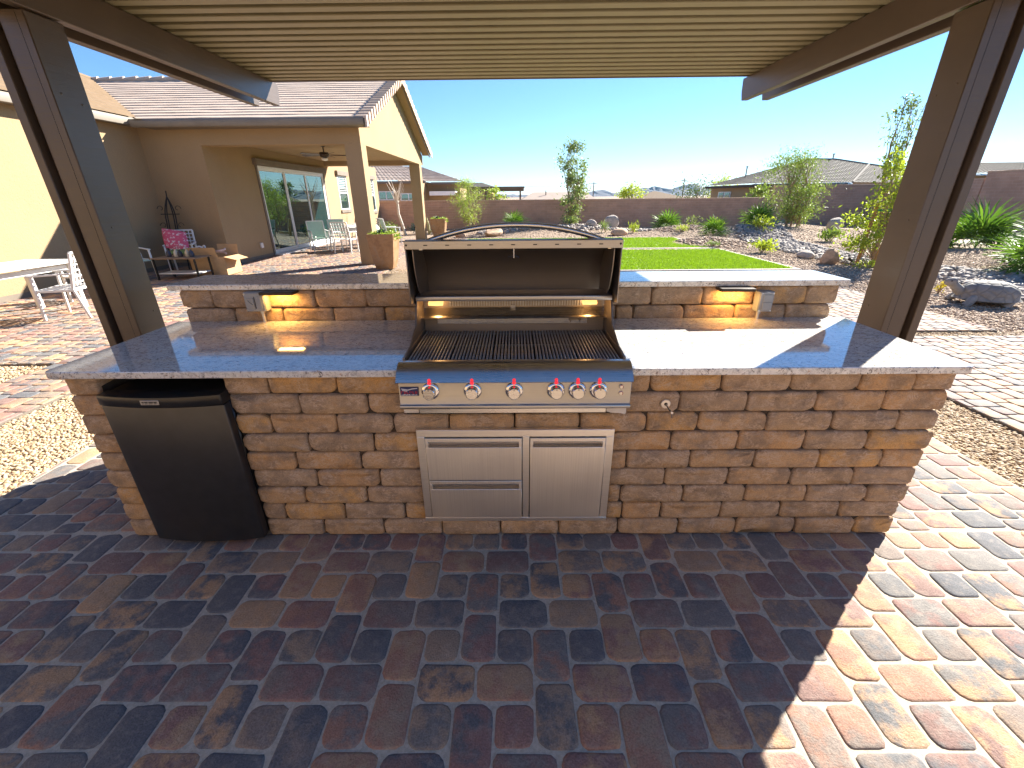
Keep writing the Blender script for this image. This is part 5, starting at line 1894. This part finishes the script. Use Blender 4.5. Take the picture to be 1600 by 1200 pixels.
for k in range(14):
    a = rr.uniform(0, 6.28)
    h = rr.uniform(1.2, 1.75)
    bw.tube([(-5.29, 19.5, h), (-5.29+.2*math.cos(a), 19.5+.2*math.sin(a), h+.3), (-5.29+.4*math.cos(a), 19.5+.4*math.sin(a), h+.7)], [.02, .012, .005], 5)
bw.build('branches', M['white_trunk'], wt_)


def frond_mesh(L, nl, wd_, droop, seed, m):
    """fan leaf at the end of a stalk along +x; origin at plant base"""
    r = np.random.default_rng(seed)
    V, F = [], []
    st_ = L*.45
    V += [(0, -.008, 0), (0, .008, 0), (st_, .005, .0), (st_, -.005, .0)]
    F.append((0, 1, 2, 3))
    for k in range(nl):
        a = (k/(nl-1)-.5)*math.radians(230)
        l = L*.55*(1-.25*abs(k/(nl-1)-.5)*2)*r.uniform(.85, 1.1)
        d = np.array([math.cos(a), math.sin(a), r.normal(0, .05)])
        s = np.array([-math.sin(a), math.cos(a), 0])*wd_
        c = np.array([st_, 0, 0])
        b = len(V)
        dz = np.array([0, 0, -droop*l])
        V += [tuple(c+d*.02-s*.3), tuple(c+d*.02+s*.3), tuple(c+d*l*.6+s+dz*.25), tuple(c+d*l*.6-s+dz*.25), tuple(c+d*l+dz), tuple(c+d*l*.98+dz)]
        F += [(b, b+1, b+2, b+3), (b+3, b+2, b+4, b+5)]
    me = bpy.data.meshes.new('frond')
    me.from_pydata(V, [], F)
    me.materials.append(m)
    return me


def fan_palm(label, x, y, L, n, seed, individual=True, m=None, lo=.05, nl=15, group='bushy fan palms in the planting beds', name='fan_palm', cat='palm', dz=0):
    r = np.random.default_rng(seed)
    z = gh(x, y)+dz
    t = thing(name, label, cat, (x, y, z), group=group)
    mes = [frond_mesh(L*f, nl, L*.022, .25, seed+k, m or M['palm']) for k, f in enumerate((1.0, .85, 1.1))]
    for k in range(n):
        o = link_mesh('frond', mes[k % 3], t, (0, 0, .03))
        el = lo+(1.45-lo)*(k+.5)/n
        o.rotation_euler = (r.normal(0, .35), -el, k*2.399+r.normal(0, .2))
    return t


fan_palm('big fan palm with glossy fronds behind the tortoise at the right edge', 10.6, 7.15, 1.05, 34, 41)
fan_palm('broad fan palm against the right wall just beside the right post', 13.6, 11.6, 1.35, 34, 42)
fan_palm('fan palm clump at the far right edge of the view', 12.1, 8.3, 1.15, 30, 43)
fan_palm('round fan palm on the rocky mound beside the lawn', 7.75, 16.0, .72, 34, 44, nl=11)
fan_palm('fan palm on the low berm near the end of the lawn', 7.35, 20.3, .95, 34, 45, nl=11)
fan_palm('dark green fan palm left of the wide feathery tree', 10.25, 17.6, .95, 34, 46, nl=11)
fan_palm('small fan palm in front of the wall just above the grill handle', .05, 20.6, .80, 26, 47, nl=11)


def shrub(label, x, y, rx, h, n, leaf, m, seed, name='shrub', cat='shrub', group='small shrubs in the planting beds', asp=.4, up=1.0):
    r = np.random.default_rng(seed)
    z = gh(x, y)
    t = thing(name, label, cat, (x, y, z), group=group)
    cs = []
    st_ = MB()
    for k in range(9):
        a = r.uniform(0, 6.28)
        q = rx*r.uniform(.2, .8)
        p = (x+q*math.cos(a), y+q*math.sin(a), z+h*r.uniform(.5, .9))
        st_.tube([(x, y, z-.02), ((x+p[0])/2, (y+p[1])/2, z+h*.4), p], [.008, .006, .003], 5, cap=False)
        e = r.normal(0, 1, (n//9, 3))*np.array([rx*.3, rx*.3, h*.2])
        cs.append(np.array(p)+e)
    st_.build('stem', M['trunk'], t)
    cs = np.vstack(cs)
    cs[:, 2] = np.maximum(cs[:, 2], z+.02)
    add_leaves('foliage', cs, leaf, m, t, seed+3, asp=asp, updir=(0, 0, up))
    return t


shrub('low yellow green shrub at the near edge of the dry river bed', 7.35, 11.6, .32, .32, 380, .10, M['leaf_bright'], 51)
shrub('yellow green shrub between the round palm and the feathery tree', 9.7, 16.3, .45, .45, 420, .12, M['leaf_bright'], 52)
shrub('green agave like plant beyond the river bed under the tall wall', 11.4, 14.6, .36, .42, 260, .17, M['leaf_fresh'], 53, asp=.3, up=1.6)
shrub('grey green shrub at the foot of the tall wall right of the feathery tree', 14.0, 20.8, .5, .7, 500, .12, M['leaf_olive'], 54)
shrub('loose spreading grey green plant right of the berm palm', 8.7, 20.8, .42, .62, 170, .13, M['leaf_olive'], 55, asp=.25)
shrub('low yellow shrub under the stakes of the young tree', 8.15, 8.55, .42, .16, 300, .06, M['leaf_bright'], 56)
shrub('small yellow flowering plant behind the tortoise head', 7.25, 5.7, .08, .22, 80, .05, mat_leaf('yellow_flower', (.45, .32, .02), (.60, .46, .05), .6, .3), 57)
shrub('small plant right of the young tree stakes', 9.25, 8.9, .28, .34, 260, .07, M['leaf_fresh'], 58)
shrub('spiky grey plant at the end of the lawn', 4.15, 18.9, .26, .40, 160, .20, M['leaf_olive'], 59, asp=.1, up=2.0)
shrub('spiky yellow plant beside the pale boulder', 5.35, 18.8, .26, .36, 140, .20, M['leaf_bright'], 60, asp=.12, up=2.0)
shrub('olive shrub in front of the wall between the two porch columns', -5.6, 18.6, .40, .50, 420, .10, M['leaf_olive'], 61)
shrub('blue green agave near the wall right of the bare tree', -4.55, 19.8, .34, .34, 160, .26, M['succ'], 62, asp=.16, up=1.6)
shrub('low plant on the small mound at the corner of the lawn', 6.5, 13.0, .25, .16, 130, .08, M['leaf_olive'], 63)
shrub('green shrub at the foot of the slim tree', 2.75, 21.2, .45, .40, 380, .12, M['leaf_olive'], 64)
shrub('low grass tuft on the berm below the wall', 7.0, 17.4, .25, .22, 120, .15, M['leaf_bright'], 65, asp=.12, up=2)
shrub('small leafy shrub right of the round palm on the mound', 8.6, 17.9, .3, .3, 220, .10, M['leaf_bright'], 66)
cact = thing('cactus', 'small pale columnar cactus with a curved arm near the bare tree', 'cactus', (-3.95, 19.6, 0))
cm = plain('pale_cactus', (.34, .30, .14), .8, 0, .15, 20)
MB().tube([(-3.95, 19.6, -.03), (-3.97, 19.6, .3), (-4.05, 19.6, .72)], [.07, .075, .05], 9).build('stem', cm, cact)
MB().tube([(-3.93, 19.6, .12), (-3.70, 19.6, .12), (-3.45, 19.6, .16)], [.05, .055, .045], 8).build('arm', cm, cact)

# trees beyond the walls
for (nm, lb, x, y, h, rad, m, sd_, n) in (
        ('distant_tree', 'small conical tree behind the wall right of the slim tree', 5.6, 40, 2.9, .75, M['leaf_olive'], 71, 1100),
        ('distant_tree', 'yellow green tree with palm tops behind the wall below the mountains', 13.0, 50, 2.7, 1.3, M['leaf_bright'], 72, 1300),
        ('distant_tree', 'dark green low tree behind the wall left of the grey roofed house', 24.0, 60, 2.9, 2.6, M['leaf_dark'], 73, 1800),
        ('distant_tree', 'yellowish tree close to the left end of the grey roofed house', 25.6, 56, 3.4, 1.7, M['leaf_bright'], 74, 1500),
        ('distant_tree', 'pale small tree seen under the neighbour pergola', -1.6, 36.5, 2.2, .9, M['leaf_willow'], 75, 700),
        ('distant_tree', 'bright small tree in front of the grey roofed house window', 17.9, 33.0, 2.0, .9, M['leaf_fresh'], 76, 700)):
    tree(nm, lb, x, y, h, [(0, 0, .05, 0, .06, .8)], [(.30, rad*.6), (.5, rad), (.8, rad*.8), (1.0, rad*.3)], 26, n, .22, m, sd_, 'trees beyond the garden walls', blob=rad*.28, asp=.5)
for ii, (x, y, h, rad, sd_) in enumerate(((26, 7.5, 3.6, 2.2, 81), (27.5, 10.5, 4.0, 2.4, 82), (25.5, 4.6, 3.4, 2.2, 83), (28, 14.0, 4.2, 2.6, 84), (26.5, 1.6, 3.5, 2.4, 85))):
    tree('garden_tree', ['bushy green tree beyond the right wall behind the fan palms', 'taller bushy tree beyond the right wall beside the right post', 'short bushy tree beyond the right wall opposite the tortoise', 'broad bushy tree beyond the right wall near the yard corner', 'round bushy tree beyond the right wall level with the kitchen'][ii], x, y, h, [(0, 0, .1, 0, .08, .8)], [(.12, rad*.7), (.4, rad), (.75, rad*.8), (1.0, rad*.3)], 34, 2600, .26, M['leaf_fresh'], sd_, 'trees mirrored in the glass door', blob=rad*.27, asp=.4)


# ------------------------------------------------------------------ boulders


def boulder(label, x, y, s, m, seed, dz=0, name='boulder'):
    r = np.random.default_rng(seed)
    bm = bmesh.new()
    bmesh.ops.create_icosphere(bm, subdivisions=3, radius=1)
    ax = r.normal(0, 1, (9, 3))
    ax /= np.linalg.norm(ax, axis=1)[:, None]
    lim = r.uniform(.62, .95, 9)
    for v in bm.verts:
        p = np.array(v.co)
        for a, l in zip(ax, lim):
            d = p@a
            if d > l:
                p = p-a*(d-l)*.85
        p = p*(1+r.normal(0, .012))
        v.co = Vector(p*np.array(s))
    me = bpy.data.meshes.new(name)
    bm.to_mesh(me)
    bm.free()
    me.polygons.foreach_set('use_smooth', np.ones(len(me.polygons), bool))
    me.set_sharp_from_angle(angle=.5)
    o = link_mesh(name, me, None, (x, y, gh(x, y)+s[2]*.62+dz), m)
    o.rotation_euler = (0, 0, r.uniform(0, 3))
    return tag(o, label, name, 'boulders in the planting beds')


boulder('rounded reddish tan boulder by the stakes of the young tree', 7.75, 9.25, (.26, .2, .24), M['boulder'], 1)
boulder('flat grey boulder at the river bed left of the reddish one', 7.9, 10.4, (.30, .2, .12), M['pale_boulder'], 2)
boulder('pale round boulder against the tall wall', 13.8, 18.0, (.36, .3, .38), M['pale_boulder'], 3)
boulder('upright pale boulder near the wall right of the slim tree', 4.75, 20.6, (.36, .25, .40), M['pale_boulder'], 4)
boulder('low tan boulder behind the lawn to the left under the handle arch', -.9, 18.2, (.55, .35, .24), M['boulder'], 5)
boulder('low broad tan boulder at the lawn end beside the spiky plants', 4.6, 18.1, (.5, .3, .18), M['boulder'], 6)
boulder('grey rock on the berm left of the upright boulder', 3.7, 20.2, (.28, .2, .2), M['pale_boulder'], 7)
boulder('small dark tan rock beside the far planter', -2.3, 17.9, (.25, .2, .14), M['boulder'], 8)

# ------------------------------------------------------------------ tortoise statue
ts = thing('tortoise_statue', 'grey stone tortoise statue with a raised head standing on the gravel at the right', 'statue', (7.2, 4.95, 0))
stn = plain('weathered_grey_stone', (.27, .255, .235), .9, 0, .22, 14, .25, .5)
cx, cy = 7.22, 4.93
dirx = np.array([-.93, .30, 0])      # towards the head
diry = np.array([-.30, -.93, 0])
V, F = [], []
nu, nv = 40, 16
for j in range(nv+1):
    t_ = j/nv
    for i in range(nu):
        a = i/nu*2*math.pi
        if t_ < .86:
            q = t_/.86*math.pi/2
            ru, h = math.sin(q)**.85, math.cos(q)**.8
            groove = max(0, math.cos(a*6.5))**14*math.sin(q)+max(0, math.cos(q*6.0+.4))**16*.7
            ru, h = ru*(1-.02*groove), h-.045*groove
        else:
            q = (t_-.86)/.14
            ru, h = float(np.interp(q, [0, .5, .75, 1], [1.0, 1.11, 1.09, .80])), float(np.interp(q, [0, .5, .75, 1], [0, -.13, -.22, -.30]))
        p = np.array([cx, cy, .0])+dirx*(.375*ru*math.cos(a)-.03)+diry*(.285*ru*math.sin(a))+np.array([0, 0, .10+.235*h])
        V.append(p)
for j in range(nv):
    F += [(j*nu+i, j*nu+(i+1) % nu, (j+1)*nu+(i+1) % nu, (j+1)*nu+i) for i in range(nu)]
F.append(tuple(range(nu))[::-1])
F.append(tuple(nv*nu+i for i in range(nu)))
g = G('tortoise_shell_stone')
ed = g.voro(g.pos(), 7.5, 'DISTANCE_TO_EDGE')
cc = g.mix(g.range(ed, 0, .10), (.19, .18, .165), g.ramp(g.noise(g.pos(), 16, 4), [(.3, (.20, .19, .175)), (.7, (.30, .285, .26))]))
g.bump(g.range(ed, 0, .14), .5, .02)
shell_m = g.fin(cc, .85, spec=.3)
MB().add(V, F).build('shell', shell_m, ts, ang=50)


def TT(u, v, z):
    return np.array([cx, cy, 0])+dirx*u+diry*v+np.array([0, 0, z])


MB().tube([TT(.24, 0, .13), TT(.34, 0, .17), TT(.42, 0, .24), TT(.455, 0, .285)], [.085, .07, .06, .055], 12).build('neck', stn, ts, ang=70)
b = MB()
hd = [(0, .055), (.04, .066), (.09, .062), (.135, .042), (.155, .02)]
b.tube([TT(.42+u*.9, 0, .300-u*.12) for u, r_ in hd], [r_ for u, r_ in hd], 12)
hd_o = b.build('head', stn, ts, ang=70)
for s_ in (-1, 1):
    MB().ball(TT(.50, s_*.052, .312), (.012, .012, .012), 8, 6).build('eye', M['void'], hd_o)
for (u, v, nm) in ((.25, .20, 'leg'), (.25, -.20, 'leg'), (-.24, .19, 'leg'), (-.24, -.19, 'leg')):
    MB().tube([TT(u*.8, v*.8, .10), TT(u, v*1.05, .07), TT(u+.04, v*1.2, .02), TT(u+.07, v*1.2, -.02)], [.06, .06, .05, .055], 10).build(nm, stn, ts, ang=70)
MB().tube([TT(-.33, 0, .10), TT(-.40, 0, .06)], [.03, .008], 8).build('tail', stn, ts)

sp = thing('garden_spotlight', 'small black landscape spotlight on a spike beside the reddish boulder', 'spotlight', (8.12, 9.0, gh(8.12, 9.0)))
zg = gh(8.12, 9.0)
MB().tube([(8.12, 9.0, zg-.05), (8.12, 9.0, zg+.10)], .008, 6).build('spike', M['bronze'], sp)
MB().tube([(8.14, 8.98, zg+.10), (8.07, 9.05, zg+.16)], [.022, .036], 10).build('lamp_head', M['bronze'], sp)

# ------------------------------------------------------------------ air
hm = bpy.data.materials.new('desert_haze')
hm.use_nodes = True
hm.node_tree.nodes.clear()
ho = hm.node_tree.nodes.new('ShaderNodeOutputMaterial')
pv = hm.node_tree.nodes.new('ShaderNodeVolumePrincipled')
pv.inputs['Color'].default_value = (.40, .68, 1.0, 1)
pv.inputs['Density'].default_value = 4e-5
pv.inputs['Anisotropy'].default_value = .2
hm.node_tree.links.new(pv.outputs[0], ho.inputs['Volume'])
hz_ = MB().bx(-6100, 6100, -6100, 6100, -2.0, 130).build('haze', hm, smooth=False)
tag(hz_, 'thin pale desert haze filling the air to the mountains', kind='stuff')
